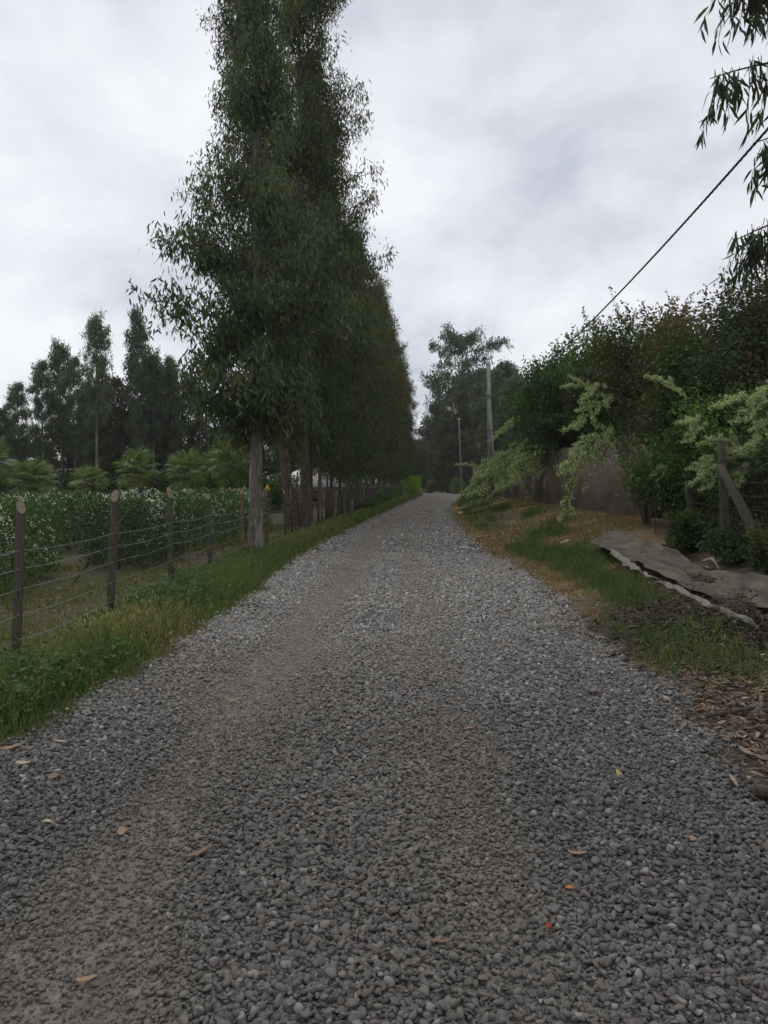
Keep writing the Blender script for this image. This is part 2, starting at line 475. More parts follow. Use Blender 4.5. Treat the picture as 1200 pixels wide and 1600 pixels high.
cc = mix(t, masked(sepa.outputs[1]), cc, green)
cc = mix(t, masked(sepa.outputs[2]), cc, mould)
t.links.new(cc, b.inputs['Base Color'])
b.inputs['Roughness'].default_value = 0.95
b.inputs['Specular IOR Level'].default_value = 0.15
bump(t, b, n1.outputs['Fac'], 0.8, 0.05)
M['soil'] = m

# ------------------------------------------------------------------ ground
def straw_mask(x, y):
    dr = x - road_r(y)
    band = sstep(0.0, 0.15, dr) * (1 - sstep(0.5, 1.3, dr)) * (0.1 + 1.25 * sstep(0.3, 0.7, vnoise(x * 0.6, y * 0.32, 21)))
    top = sstep(1.8, 2.6, dr) * (1 - sstep(4.6, 6, dr)) * sstep(12, 17, y) * 0.8
    spots = sstep(0.48, 0.66, fbm(x * 0.8, y * 0.35, 22)) * sstep(0, 0.3, dr) * (1 - sstep(4, 6, dr))
    return np.clip(np.maximum(np.maximum(band, top), spots) * sstep(5, 7, y), 0, 1)
def green_mask(x, y):
    dr, dl = x - road_r(y), road_l(y) - x
    right = sstep(0.3, 0.9, dr) * (1 - sstep(2.2, 3.4, dr)) * sstep(8, 10.5, y) * (0.04 + 1.1 * sstep(0.38, 0.66, vnoise(x * 0.9, y * 0.4, 31)))
    patch = np.exp(-(((x - 2.75) / 0.5) ** 2 + ((y - 7.3) / 0.9) ** 2))
    left = sstep(0.02, 0.25, dl) * (1 - sstep(1.35, 2.0, dl))
    orch = sstep(1.6, 2.4, dl) * (0.25 + 0.7 * vnoise(x * 0.8, y * 0.5, 32))
    return np.clip(np.maximum(np.maximum(right, patch), np.maximum(left, orch)), 0, 1)
def mould_mask(x, y):
    dr = x - road_r(y)
    near = sstep(-0.1, 0.3, dr) * (1 - sstep(6.3, 8.0, y))
    heap = sstep(0.45, 0.9, dr) * (1 - sstep(9.6, 11.5, y)) * sstep(4, 7, y)
    foot = sstep(2.6, 3.6, dr) * (0.5 + 0.5 * vnoise(x, y, 41))
    return np.clip(np.maximum(np.maximum(near, heap), foot * 0.8), 0, 1)
ys = np.concatenate([np.linspace(-8, 14, 150), np.geomspace(14.25, 130, 130), np.geomspace(135, 700, 22)])
us = np.concatenate([-np.geomspace(460, 9, 20), np.linspace(-8.8, 9, 150), np.geomspace(9.4, 460, 20)])
Y, U = np.meshgrid(ys, us, indexing='ij')
X = U + np.where(np.abs(U) < 60, 1, 0) * (np.interp(Y, [0, 20, 150, 200], [0, 0.3, 9, 9])) * np.clip(1 - np.abs(U) / 60, 0, 1)
Z = ground_z(X, Y)
far = sstep(25, 70, np.abs(U)) + sstep(140, 220, Y)
Z = Z * (1 - np.clip(far, 0, 1)) - 0.1 * np.clip(far, 0, 1)
V = np.stack([X, Y, Z], -1).reshape(-1, 3)
nx = len(us); i0 = (np.arange(len(ys) - 1)[:, None] * nx + np.arange(nx - 1)[None]).ravel()
F = np.stack([i0, i0 + 1, i0 + nx + 1, i0 + nx], -1)
colr = np.stack([straw_mask(V[:, 0], V[:, 1]), green_mask(V[:, 0], V[:, 1]), mould_mask(V[:, 0], V[:, 1])], -1)
ground = link_mesh('ground', np_mesh('ground', V, F, colr, True), M['soil'], kind='structure')

# road sheet with a ragged edge
ys = np.concatenate([np.linspace(-6, 14, 260), np.geomspace(14.1, 199, 230)])
ts = np.linspace(0, 1, 60)
Y, T_ = np.meshgrid(ys, ts, indexing='ij')
rag = (fbm(Y * 2.2, Y * 0 + 3, 51, 3) - 0.5) * 0.3; rag2 = (fbm(Y * 2.2, Y * 0 + 9, 52, 3) - 0.5) * 0.3
Lx, Rx = road_l(Y) + rag, road_r(Y) + rag2
X = Lx + (Rx - Lx) * T_
Z = road_z(X, Y) - 0.09 * (1 - sstep(0, 0.05, np.minimum(T_, 1 - T_)))
V = np.stack([X, Y, Z], -1).reshape(-1, 3)
nx = len(ts); i0 = (np.arange(len(ys) - 1)[:, None] * nx + np.arange(nx - 1)[None]).ravel()
F = np.stack([i0, i0 + 1, i0 + nx + 1, i0 + nx], -1)
tr = track(V[:, 0], V[:, 1])
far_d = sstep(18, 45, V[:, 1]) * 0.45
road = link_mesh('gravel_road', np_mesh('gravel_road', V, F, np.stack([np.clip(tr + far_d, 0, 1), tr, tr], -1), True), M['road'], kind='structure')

# ------------------------------------------------------------------ pebbles
def pebble_mesh(k):
    r = np.random.default_rng(100 + k)
    import bmesh
    bm = bmesh.new(); bmesh.ops.create_icosphere(bm, subdivisions=2, radius=1.0)
    s = np.array((1.0, r.uniform(0.62, 0.9), r.uniform(0.34, 0.58)))
    ph = r.uniform(0, 6, 3); dirs = unit(r.normal(size=(5, 3))); cut = r.uniform(0.38, 0.8, 5)
    for v in bm.verts:
        c = np.array(v.co)
        for d_, q in zip(dirs, cut):
            h = c @ d_
            if h > q: c = c - d_ * (h - q) * 0.75
        c = c * (1 + 0.13 * math.sin(2.3 * c[0] + ph[0]) + 0.13 * math.sin(2.9 * c[1] + ph[1]) + 0.08 * math.sin(4.1 * c[2] + ph[2])) * s
        v.co = c
    for f_ in bm.faces: f_.smooth = True
    me = bpy.data.meshes.new('pebble'); bm.to_mesh(me); bm.free()
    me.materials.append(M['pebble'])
    return me
peb = [pebble_mesh(k) for k in range(8)]
def stone_field(y0, y1, cell, size, layers=1.0):
    ny = int((y1 - y0) / cell)
    P = []
    for j in range(ny):
        y = y0 + j * cell
        l, r = float(road_l(y)) - 0.35, float(road_r(y)) + 0.5
        hw = y * 0.52 + 0.5
        l, r = max(l, -hw), min(r, hw)
        n = int((r - l) / cell * layers)
        P.append(np.stack([rng.uniform(l, r, n), y + rng.uniform(0, cell, n)], -1))
    P = np.concatenate(P)
    x, y = P.T
    tr = track(x, y)
    edge = np.minimum(x - road_l(y), road_r(y) - x)
    keep = rng.random(len(P)) < (1 - 0.45 * np.clip(tr * 1.15, 0, 1)) * (0.04 + 0.96 * sstep(-0.18, 0.10, edge + (vnoise(x * 3, y * 3, 8) - 0.5) * 0.4)) \
        * (0.72 + 0.4 * vnoise(x * 0.9, y * 0.6, 9)) * (1 - 0.8 * sstep(14, 60, y))
    P = P[keep]; x, y = P.T
    s = size * np.exp(rng.normal(0, 0.29, len(P)).clip(-0.6, 0.52)) * (1 - 0.45 * np.clip(tr[keep], 0, 1)) 
    z = np.where(np.minimum(x - road_l(y), road_r(y) - x) > 0, road_z(x, y), gz(x, y)) + s * rng.uniform(-0.1, 1.15, len(P))
    rot = np.stack([rng.normal(0, 0.5, len(P)), rng.normal(0, 0.5, len(P)), rng.uniform(0, 6.28, len(P))], -1)
    dust = np.clip(1.5 * tr[keep] + 0.55 * sstep(0.50, 0.80, fbm(x * 0.7, y * 0.4, 77)) + 0.15 * rng.normal(size=len(P)), 0, 1)
    return np.stack([x, y, z], -1), rot, s, dust
fields = [stone_field(1.7, 5.0, 0.0160, 0.0132, 1.3), stone_field(5.0, 9.0, 0.0195, 0.0142, 1.3), stone_field(9.0, 18.0, 0.028, 0.0172, 1.25), stone_field(1.7, 6.5, 0.021, 0.0065, 1.2), stone_field(18, 34, 0.070, 0.027, 1.0), stone_field(34, 75, 0.13, 0.032, 1.0)]
SP = np.concatenate([f[0] for f in fields]); SR = np.concatenate([f[1] for f in fields]); SS = np.concatenate([f[2] for f in fields]); SD = np.concatenate([f[3] for f in fields])
# the 300 that show largest are parts, the rest one part of kind stuff
vis = np.abs(SP[:, 0] / SP[:, 1]) < 0.47
vis &= (SP[:, 1] > 2.38)
size_px = np.where(vis, SS / np.hypot(SP[:, 1], 1.6), 0)
order = np.argsort(-size_px)
big, rest = order[:300], order[300:]
src = []
for k, i in enumerate(big):
    o = bpy.data.objects.new('pebble', peb[k % 8]); COL.objects.link(o); o.parent = road
    o.location = SP[i]; o.rotation_euler = SR[i]; o.scale = (SS[i],) * 3
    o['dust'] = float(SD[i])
    if k < 8: src.append(o)
me = bpy.data.meshes.new('gravel'); me.vertices.add(len(rest)); me.vertices.foreach_set('co', SP[rest].astype(np.float32).ravel())
a = me.attributes.new('rot', 'FLOAT_VECTOR', 'POINT'); a.data.foreach_set('vector', SR[rest].astype(np.float32).ravel())
a = me.attributes.new('size', 'FLOAT', 'POINT'); a.data.foreach_set('value', SS[rest].astype(np.float32))
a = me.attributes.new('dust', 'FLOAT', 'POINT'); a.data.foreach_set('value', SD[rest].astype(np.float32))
a = me.attributes.new('pick', 'INT', 'POINT'); a.data.foreach_set('value', rng.integers(0, 8, len(rest)).astype(np.int32))
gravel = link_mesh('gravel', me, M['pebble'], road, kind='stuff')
ng = bpy.data.node_groups.new('gravel_scatter', 'GeometryNodeTree')
ng.interface.new_socket('Geometry', in_out='INPUT', socket_type='NodeSocketGeometry')
ng.interface.new_socket('Geometry', in_out='OUTPUT', socket_type='NodeSocketGeometry')
gi, go = ng.nodes.new('NodeGroupInput'), ng.nodes.new('NodeGroupOutput')
g2i = ng.nodes.new('GeometryNodeGeometryToInstance')
for o in src[::-1]:
    oi = ng.nodes.new('GeometryNodeObjectInfo'); oi.inputs['Object'].default_value = o; oi.transform_space = 'ORIGINAL'
    ng.links.new(oi.outputs['Geometry'], g2i.inputs[0])
iop = ng.nodes.new('GeometryNodeInstanceOnPoints')
iop.inputs['Pick Instance'].default_value = True
def attr_node(n_, ty):
    x = ng.nodes.new('GeometryNodeInputNamedAttribute'); x.data_type = ty; x.inputs['Name'].default_value = n_
    return x.outputs['Attribute']
ng.links.new(gi.outputs[0], iop.inputs['Points'])
ng.links.new(g2i.outputs[0], iop.inputs['Instance'])
ng.links.new(attr_node('pick', 'INT'), iop.inputs['Instance Index'])
e2r = ng.nodes.new('FunctionNodeEulerToRotation')
ng.links.new(attr_node('rot', 'FLOAT_VECTOR'), e2r.inputs[0])
ng.links.new(e2r.outputs[0], iop.inputs['Rotation'])
ng.links.new(attr_node('size', 'FLOAT'), iop.inputs['Scale'])
ng.links.new(iop.outputs[0], go.inputs[0])
mod = gravel.modifiers.new('scatter', 'NODES'); mod.node_group = ng

# ------------------------------------------------------------------ trees
def limb_points(p0, d, length, n=5, droop=0.0, wig=0.08, r=None):
    r = r or rng
    P = [np.array(p0, float)]; d = unit(np.array(d, float))
    for i in range(n):
        d = unit(d + np.array((0, 0, -droop)) + r.normal(0, wig, 3))
        P.append(P[-1] + d * length / n)
    return np.array(P)

def gum_tree(name, loc, label, cat, H, base, prof, n_leaf, leaf, seed, bark='bark_grey', trunk_r=0.17, group=None, lean=(0, 0), n_limb=60,
             col=(0.035, 0.048, 0.022), col2=(0.055, 0.055, 0.022), rz=0, twin=None, hang=0.7, shape='kite', spread=0.32, scale=1, wide=0.22, low_broad=0, up=0.75, asym=0.0):
    r = np.random.default_rng(seed)
    root = thing(name, loc, label, cat, group, rz, scale)
    tb, lb = MB(), MB()
    stems = [(np.array((0, 0, -0.15)), np.array((lean[0], lean[1], 0)), H, trunk_r)] + ([twin] if twin else [])
    LP, LD, LL, LC = [], [], [], []
    per = max(1, n_leaf // len(stems))
    for (p0, ln, h, tr_) in stems:
        n = 12
        zs = np.linspace(0, 1, n + 1)
        wx, wy = r.normal(0, 0.05, n + 1).cumsum() * 0.6, r.normal(0, 0.05, n + 1).cumsum() * 0.6
        P = np.stack([p0[0] + ln[0] * zs + wx * zs, p0[1] + ln[1] * zs + wy * zs, p0[2] + (h - p0[2]) * zs], -1)
        rad = tr_ * (1 - 0.93 * zs ** 0.85); rad[0] *= 1.45
        P = np.insert(P, 1, P[0] * 0.96 + P[1] * 0.04 + np.array((0, 0, 0.12)), axis=0); rad = np.insert(rad, 1, tr_ * 1.15)
        tb.tube(P, rad, 9)
        tt = np.sort(r.random(n_limb) ** 0.95)
        sub_each = max(3, int(round(per / n_limb / 22)))
        wsum = sum(prof(t) for t in tt)
        for k, t in enumerate(tt):
            hgt = base + (h - base) * t
            q = hgt / h
            pb = np.array([np.interp(q, zs, P[[0, *range(2, n + 2)], i]) for i in range(3)])
            az = k * 2.39996 + r.normal(0, 0.5)
            Lb = prof(t) * r.uniform(0.6, 1.2) * (1 + asym * math.cos(az))
            d = np.array((math.cos(az), math.sin(az), up * r.uniform(0.6, 1.5) * (0.6 + 0.6 * t)))
            pts = limb_points(pb, d, Lb * 1.12, 5, 0.10, 0.1, r)
            lb.tube(pts, np.linspace(0.012 + 0.022 * Lb / 2.4, 0.005, 6), 4, cap=False)
            cnt = per * prof(t) / wsum
            ns = max(3, int(cnt / 20))
            for s in range(ns):
                u = r.uniform(0.22, 1.0) ** 0.8 * 5
                i = min(int(u), 4); c = pts[i] + (pts[i + 1] - pts[i]) * (u - i)
                c = c + r.normal(0, spread * 0.55, 3)
                m = int(cnt / ns * r.uniform(0.5, 1.6)) + 1
                g = r.normal(0, 1, (m, 3)) * np.array((spread * 0.5, spread * 0.5, spread * 0.75)) * 0.75
                LP.append(c + g)
                dd = r.normal(0, 0.55, (m, 3)); dd[:, 2] -= hang * 1.6
                LD.append(dd)
                big_l = 1.0 + low_broad * max(0, 0.45 - t) * 2
                LL.append(leaf * big_l * r.uniform(0.65, 1.25, m))
                cb = np.array(col) if r.random() < 0.6 else np.array(col2)
                LC.append(tint(m, cb * r.uniform(0.75, 1.3), 0.22, 0.08, r))
    LP, LD, LL, LC = map(np.concatenate, (LP, LD, LL, LC))
    link_mesh('trunk', tb.mesh('trunk', True), M[bark], root)
    link_mesh('limbs', lb.mesh('limbs'), M[bark], root, 'stuff')
    cm = leaves_mesh('crown', LP, LD, LL, LL * wide, LC, shape)
    link_mesh('crown', cm, M['leaf'], root, 'stuff')
    return root

def prof_row(t):      # narrow, full to the ground
    return 2.35 * (1 - 0.12 * t) * min(1, 0.75 + t * 2) * (1 if t < 0.55 else max(0.12, 1 - (t - 0.55) / 0.5) ** 0.8)

ROW = 'eucalyptus row along the wire fence'
x1 = -3.55
def prof_near(t):
    return float(np.interp(t, [0, 0.08, 0.15, 0.24, 0.37, 0.49, 0.62, 0.75, 1], [1.3, 1.7, 2.0, 2.0, 1.5, 1.05, 0.85, 0.5, 0.2]))
tree_near = gum_tree('eucalyptus_tree', (at(399, 862, 18.6)[0], 18.6, 0.0), 'nearest gum tree with pale grey peeling trunk and broad low leaves, behind the fence',
         'tree', 15.2, 2.9, prof_near, 40000, 0.145, 21, 'bark_grey', 0.185, ROW, (0.1, 0.2), 115, (0.028, 0.044, 0.024), (0.045, 0.048, 0.022),
         shape='sickle', low_broad=0.45, wide=0.24)
def prof_tall(t):
    return float(np.interp(t, [0, 0.1, 0.3, 0.55, 0.75, 0.9, 1], [1.9, 2.5, 2.4, 2.05, 1.5, 0.8, 0.2]))
def prof_thin(t):
    return 0.72 * prof_tall(t)
tree_lean = gum_tree('eucalyptus_tree', (at(457, 832, 26)[0], 26, 0.02), 'gum tree with thick reddish trunk leaning towards the orchard', 'tree', 20.5, 3.0, prof_thin, 26000, 0.18, 22, 'bark_red', 0.19, ROW,
         (-2.0, 0.3), 95, (0.036, 0.046, 0.020), (0.060, 0.052, 0.024), wide=0.22, up=1.2)
tree_red = gum_tree('eucalyptus_tree', (at(477, 826, 28.3)[0], 28.3, 0.02), 'tallest gum tree, straight reddish trunk beside the leaning one', 'tree', 23, 2.9, prof_tall, 50000, 0.18, 23, 'bark_red', 0.18, ROW,
         (-0.2, 0.2), 140, (0.032, 0.044, 0.020), (0.055, 0.050, 0.022), wide=0.22, asym=0.30, up=1.25)
protos = []
d = 31.0
k = 0
while d < 121:
    x = float(fence_x(d)) - 0.45 + random.uniform(-0.25, 0.25)
    lab = ('slender gum tree in the crowded middle of the row behind the stakes' if d < 62 else 'slender gum tree in the far merged end of the roadside row')
    sc = random.uniform(0.93, 1.05)
    if k < 8:
        lab = ('first', 'second', 'third', 'fourth', 'fifth', 'sixth', 'seventh', 'eighth')[k] + ' slender gum in the row past the straight reddish trunk'
    H = 18.2
    if k < 3:
        o = gum_tree('eucalyptus_tree', (x, d, 0), lab, 'tree', H, 2.35, prof_row, 30000, 0.20, 31 + k, ('bark_dark', 'bark_dark', 'bark_grey')[k], 0.11, ROW,
                     (0.2, 0.1), 75, ((0.032, 0.044, 0.018), (0.038, 0.048, 0.018), (0.030, 0.044, 0.020))[k], ((0.052, 0.052, 0.020), (0.050, 0.042, 0.022), (0.045, 0.055, 0.018))[k], wide=0.24, spread=0.36)
        protos.append(o)
    else:
        copy_tree(protos[k % 3], (x, d, 0), random.uniform(0, 6.28), (sc * random.uniform(0.85, 1.12), sc * random.uniform(0.85, 1.12), sc * random.uniform(0.80, 1.14) * (0.78 if d > 112 else 1)), lab, ROW)
    k += 1
    d += random.uniform(2.5, 4.0)

# trees across the orchard, left
BG = 'slender trees beyond the palms'
def prof_slim(t):
    return float(np.interp(t, [0, 0.2, 0.5, 0.8, 1], [0.9, 1.5, 1.7, 1.3, 0.4]))
def prof_bushy(t):
    return float(np.interp(t, [0, 0.15, 0.5, 0.8, 1], [1.6, 2.3, 2.2, 1.4, 0.4]))
slim = [None, None]; bushy = [None, None]
bg_list = [  # px, top py, d, kind, label
    (4, 640, 66, 0, 'small slender tree at the outer end of the tree belt'),
    (30, 600, 70, 0, 'slender tree with round tip, second from the outer end of the belt'),
    (68, 566, 68, 0, 'thin airy slender tree with gaps of sky in its crown'),
    (97, 532, 70, 1, 'slender tree with narrow pointed tip, just beside the airy one'),
    (118, 560, 74, 0, 'lower slender tree tucked beside the tall one with bare pale trunk'),
    (152, 490, 66, 1, 'tall slender tree with full crown and long bare pale trunk'),
    (136, 600, 67, 0, 'slim bare trunked tree between the palms with thin crown'),
    (215, 487, 68, 0, 'tall slender tree with isolated pointed tip above the dark trees'),
    (240, 548, 70, 1, 'mid height tree with twin tips beside the isolated point'),
    (268, 560, 72, 0, 'thin tree behind the branches of the nearest gum')]
for i, (px, py, d, kd, lab) in enumerate(bg_list):
    p = at(px, 757, d); top = at(px, py, d)[2]
    if slim[kd] is None:
        slim[kd] = gum_tree('slender_tree', (p[0], d, -0.1), lab, 'tree', 16, 5.0 if kd == 0 else 6.0, prof_slim, 14000, 0.24, 61 + kd, 'bark_grey', 0.22, BG, (0.1, 0), 55,
                            (0.050, 0.064, 0.040), (0.062, 0.068, 0.042), wide=0.34, spread=0.38)
        slim[kd].scale = (0.75, 0.75, (top + 0.1) / 16)
    else:
        copy_tree(slim[kd], (p[0], d, -0.1), random.uniform(0, 6.28), (0.72, 0.72, (top + 0.1) / 16), lab, BG)
DK = 'dense dark trees behind the palms'
for i, (px, py, d, lab) in enumerate([
    (20, 668, 78, 'dark dense tree at the outer end behind the palms'), (55, 690, 74, 'low dark tree behind the round fan palm'), (100, 640, 78, 'dark tree filling the gap below the pointed slender tree'),
    (135, 655, 80, 'dark tree behind the bare pale trunks'), (182, 592, 74, 'broad dark tree beside the long bare pale trunk'), (222, 560, 72, 'dark bushy tree under the isolated pointed tip'),
    (258, 575, 73, 'tallest of the dark bushy trees, nearest the gum row'), (295, 590, 75, 'dark tree with thin side against the sky, behind the nearest gum'), (160, 620, 82, 'dark tree in the second rank behind the bushy ones'),
    (330, 665, 78, 'lower dark tree seen past the trunk of the nearest gum'), (365, 655, 82, 'dark tree directly behind the grey gum trunk'), (400, 668, 84, 'dark tree between the grey trunk and the leaning trunk'), (440, 672, 86, 'dark tree behind the two reddish trunks'), (-20, 660, 76, 'dark tree at the very edge of the belt'),
    (480, 690, 90, 'dark tree behind the pale shed roof'), (520, 700, 95, 'dark tree beyond the crowded stems')]):
    p = at(px, 757, d); top = at(px, py, d)[2]
    kd = i % 2
    if bushy[kd] is None:
        bushy[kd] = gum_tree('dark_tree', (p[0], d, -0.1), lab, 'tree', 12, 0.6, prof_bushy, 12000, 0.30, 71 + kd, 'bark_dark', 0.16, DK, (0.1, 0), 60,
                             (0.026, 0.032, 0.016), (0.040, 0.036, 0.018), wide=0.38, spread=0.5)
        bushy[kd].scale = (1.05, 1.05, (top + 0.1) / 12)
    else:
        copy_tree(bushy[kd], (p[0], d, -0.1), random.uniform(0, 6.28), (1.1, 1.1, (top + 0.1) / 12), lab, DK)

# trees at the end of the road
def prof_umb(t):
    return float(np.interp(t, [0, 0.35, 0.6, 0.85, 1], [4.0, 6.5, 7.5, 6.0, 2.5]))
p = at(728, 757, 138)
gum_tree('gum_tree', (p[0], 138, -0.1), 'great spreading gum with arching umbrella crown at the road end', 'tree', 26.5, 15.5, prof_umb, 15000, 0.5, 81, 'bark_grey', 0.45, 'trees closing the end of the road', (-1, 0), 46,
         (0.032, 0.042, 0.024), (0.042, 0.046, 0.024), wide=0.36, spread=0.75, up=0.5)
END = 'trees closing the end of the road'
first = None
for i, (px, py, d, sx, lab) in enumerate([
    (725, 590, 128, 1.35, 'dark conical tree under the spreading gum'), (752, 575, 122, 1.1, 'dark tree behind the tall concrete pole'), (700, 640, 132, 1.5, 'dark tree where the road bends out of sight'),
    (688, 605, 150, 1.3, 'dark tree behind the bend, below the hanging edge of the gum'), (672, 650, 165, 1.7, 'farthest dark tree closing the view above the clipped hedge'), (775, 600, 112, 1.0, 'dark tree beside the pole, towards the wall'),
    (655, 690, 158, 1.8, 'dark tree past the clipped hedge'), (712, 690, 150, 1.6, 'low dark tree behind the two distant poles'), (735, 660, 142, 1.5, 'dark tree behind the spray of white blossom'), (690, 700, 175, 2.2, 'low dark tree beyond the bend'), (640, 700, 140, 1.5, 'dark tree at the far end of the gum row')]):
    p = at(px, 757, d); top = at(px, py, d)[2]
    if first is None:
        first = gum_tree('end_tree', (p[0], d, -0.1), lab, 'tree', 18, 0.5, prof_bushy, 15000, 0.34, 91, 'bark_dark', 0.2, END, (0.1, 0), 75,
                         (0.028, 0.035, 0.018), (0.038, 0.038, 0.018), wide=0.36, spread=0.55)
        first.scale = (sx, sx, (top + .1) / 18)
    else:
        copy_tree(first, (p[0], d, -0.1), random.uniform(0, 6.28), (sx, sx, (top + .1) / 18), lab, END)
for px, py, d, lab in [(790, 568, 86, 'slim gum with pale tip just past the tall pole'), (808, 590, 80, 'slim gum above the wall beside the green shrubs'), (776, 580, 92, 'slim gum close behind the tall pole')]:
    p = at(px, 757, d); top = at(px, py, d)[2]
    copy_tree(slim[0], (p[0], d, 0), random.uniform(0, 6.28), (1.4, 1.4, top / 16), lab, 'slim gums behind the wall')

# ------------------------------------------------------------------ shrubs: dense leaf masses on stems
def shrub(name, loc, label, rad, n_leaf, leaf, seed, col, col2, cat='shrub', group=None, lumps=14, wide=0.5, stems=6, floor=0.0, shape='kite', hang=0.2, bark='bark_dark', top_col=None, spiky=0.0, box=False):
    """rad = half sizes; loc = base"""
    r = np.random.default_rng(seed)
    root = thing(name, loc, label, cat, group)
    rad = np.array(rad, float)
    cen = np.array((0, 0, floor + rad[2]))
    LP, LD, LC, LL = [], [], [], []
    sb = MB()
    ends = []
    for k in range(lumps):
        dirv = unit(r.normal(size=3)); 
        c = cen + dirv * rad * r.uniform(0.35, 0.85) if not box else cen + r.uniform(-0.8, 0.8, 3) * rad
        ends.append(c)
        m = n_leaf // lumps
        s = rad * r.uniform(0.26, 0.46) if not box else rad * 0.45
        nsub = max(4, m // 30)
        dsub = unit(r.normal(size=(nsub, 3))) * (r.random((nsub, 1)) ** 0.33)
        sub = c + dsub * s * 1.15
        if box: sub = np.clip(sub, cen - rad, cen + rad)
        shade = r.uniform(0.8, 1.2, nsub)
        pick = r.integers(0, nsub, m)
        g = r.normal(0, 1, (m, 3)) * min(0.17, 0.3 * s.min())
        P = sub[pick] + g
        out = unit(P - c) * 0.8 + r.normal(0, 0.6, (m, 3)); out[:, 2] -= hang
        if box: P = np.clip(P, cen - rad * 1.02, cen + rad * 1.02)
        P[:, 2] = np.maximum(P[:, 2], 0.03)
        LP.append(P); LD.append(out)
        LL.append(leaf * r.uniform(0.65, 1.3, m))
        cb = np.array(col) if r.random() < 0.6 else np.array(col2)
        LC.append(tint(m, cb, 0.2, 0.08, r) * shade[pick][:, None])
        # shoots that break the outline
        if spiky:
            for q in range(int(3 + spiky * 5)):
                b0 = sub[r.integers(0, nsub)]
                dv = unit(unit(b0 - cen) + np.array((0, 0, 0.9)) + r.normal(0, 0.35, 3)); ln = r.uniform(0.35, 1.0) * spiky
                pts = limb_points(b0, dv, ln, 4, 0.03, 0.08, r)
                sb.tube(pts, np.linspace(0.008, 0.003, 5), 3, cap=False)
                mm = int(26 * ln / 0.6) + 6
                u = r.random(mm) * 3.999; i_ = u.astype(int)
                P = pts[i_] + (pts[i_ + 1] - pts[i_]) * (u - i_)[:, None] + r.normal(0, 0.025, (mm, 3))
                LP.append(P); LD.append(dv * 0.5 + r.normal(0, 0.7, (mm, 3))); LL.append(leaf * r.uniform(0.6, 1.1, mm))
                cc = np.array(top_col) if top_col is not None and b0[2] > cen[2] + 0.2 * rad[2] else cb
                LC.append(tint(mm, cc, 0.2, 0.08, r))
    for k in range(stems):
        e = ends[k % len(ends)]
        b0 = np.array((r.normal(0, 0.12 * rad[0]), r.normal(0, 0.12 * rad[1]), -0.1))
        mid = b0 * 0.6 + e * 0.4 + np.array((0, 0, 0.15 * e[2]))
        tt = np.linspace(0, 1, 6)[:, None]
        pts = b0 * (1 - tt) ** 2 + 2 * mid * tt * (1 - tt) + e * tt ** 2
        sb.tube(pts, np.linspace(0.045, 0.012, 6) * min(1.5, max(0.4, rad[2] / 1.3)), 6, cap=False)
    link_mesh('stems', sb.mesh('stems'), M[bark], root, 'stuff')
    LP, LD, LL, LC = map(np.concatenate, (LP, LD, LL, LC))
    link_mesh('foliage', leaves_mesh('foliage', LP, LD, LL, LL * wide, LC, shape), M['leaf'], root, 'stuff')
    return root

def base_at(px, d):
    x = (px - 600) / 1240.0 * d
    return (x, d, float(gz(x, d)) - 0.02)
GR = (0.036, 0.066, 0.019); GR2 = (0.050, 0.082, 0.022); DG = (0.022, 0.034, 0.014); DG2 = (0.036, 0.048, 0.018)
RS = 'evergreen shrubs along the right-hand wall'
S = []
def sh(px, d, top_py, rx, ry, floor, label, n, leaf, seed, c1, c2, **kw):
    b_ = base_at(px, d); top = at(px, top_py, d)[2] - b_[2]
    rz_ = (top - floor) / 2
    o = shrub('evergreen_shrub', b_, label, (rx, ry, rz_), n, leaf, seed, c1, c2, floor=floor, group=RS, **kw)
    S.append(o); return o
sh(866, 33, 532, 1.7, 2.2, 2.1, 'bright green rounded shrub with an upright leafy tip, overtopping the wall', 20000, 0.13, 201, GR, GR2, spiky=0.9)
sh(842, 42, 592, 1.5, 2.4, 1.6, 'green shrub leaning over the wall nearest the concrete pole', 15000, 0.15, 202, GR, DG2, spiky=0.7)
sh(940, 27, 530, 1.7, 2.0, 2.3, 'bright green shrub with feathery top above the wall middle', 18000, 0.12, 203, GR2, GR, spiky=1.1)
sh(945, 25, 585, 1.7, 1.8, 2.4, 'brownish dark shrub bulging over the wall above its pale end panel', 18000, 0.10, 204, (0.034, 0.034, 0.016), DG2, spiky=0.5)
sh(885, 30, 640, 1.4, 1.7, 2.0, 'dark shrub hanging low over the wall between two blossom sprays', 12000, 0.10, 205, DG, DG2, spiky=0.4)
sh(1030, 19.5, 490, 1.5, 1.6, 2.0, 'dark shrub with spiky crown behind the wall end', 18000, 0.095, 206, DG2, (0.034, 0.044, 0.016), spiky=1.0, top_col=(0.05, 0.042, 0.022))
sh(1115, 16.5, 425, 1.55, 1.5, 1.2, 'tall shrub with red-brown young shoots at its top', 24000, 0.095, 207, DG2, (0.060, 0.034, 0.022), spiky=1.3, top_col=(0.085, 0.042, 0.028))
sh(1215, 15, 440, 1.5, 1.5, 1.0, 'dark tall shrub under the hanging gum branches', 20000, 0.095, 208, DG, (0.040, 0.032, 0.017), spiky=0.8, top_col=(0.06, 0.04, 0.022))
sh(1060, 15.2, 690, 0.75, 0.9, 0.1, 'leafy shrub below the arching blossom next to the wall end', 12000, 0.075, 209, DG2, GR, spiky=0.5)
sh(1150, 13.3, 600, 0.9, 0.9, 0.8, 'dark shrub behind the leaning brace post', 15000, 0.08, 210, DG, DG2, spiky=0.4)
sh(1230, 12.0, 590, 0.9, 1.0, 0.1, 'dark shrub behind the wire mesh', 15000, 0.08, 211, DG, DG2, spiky=0.4)
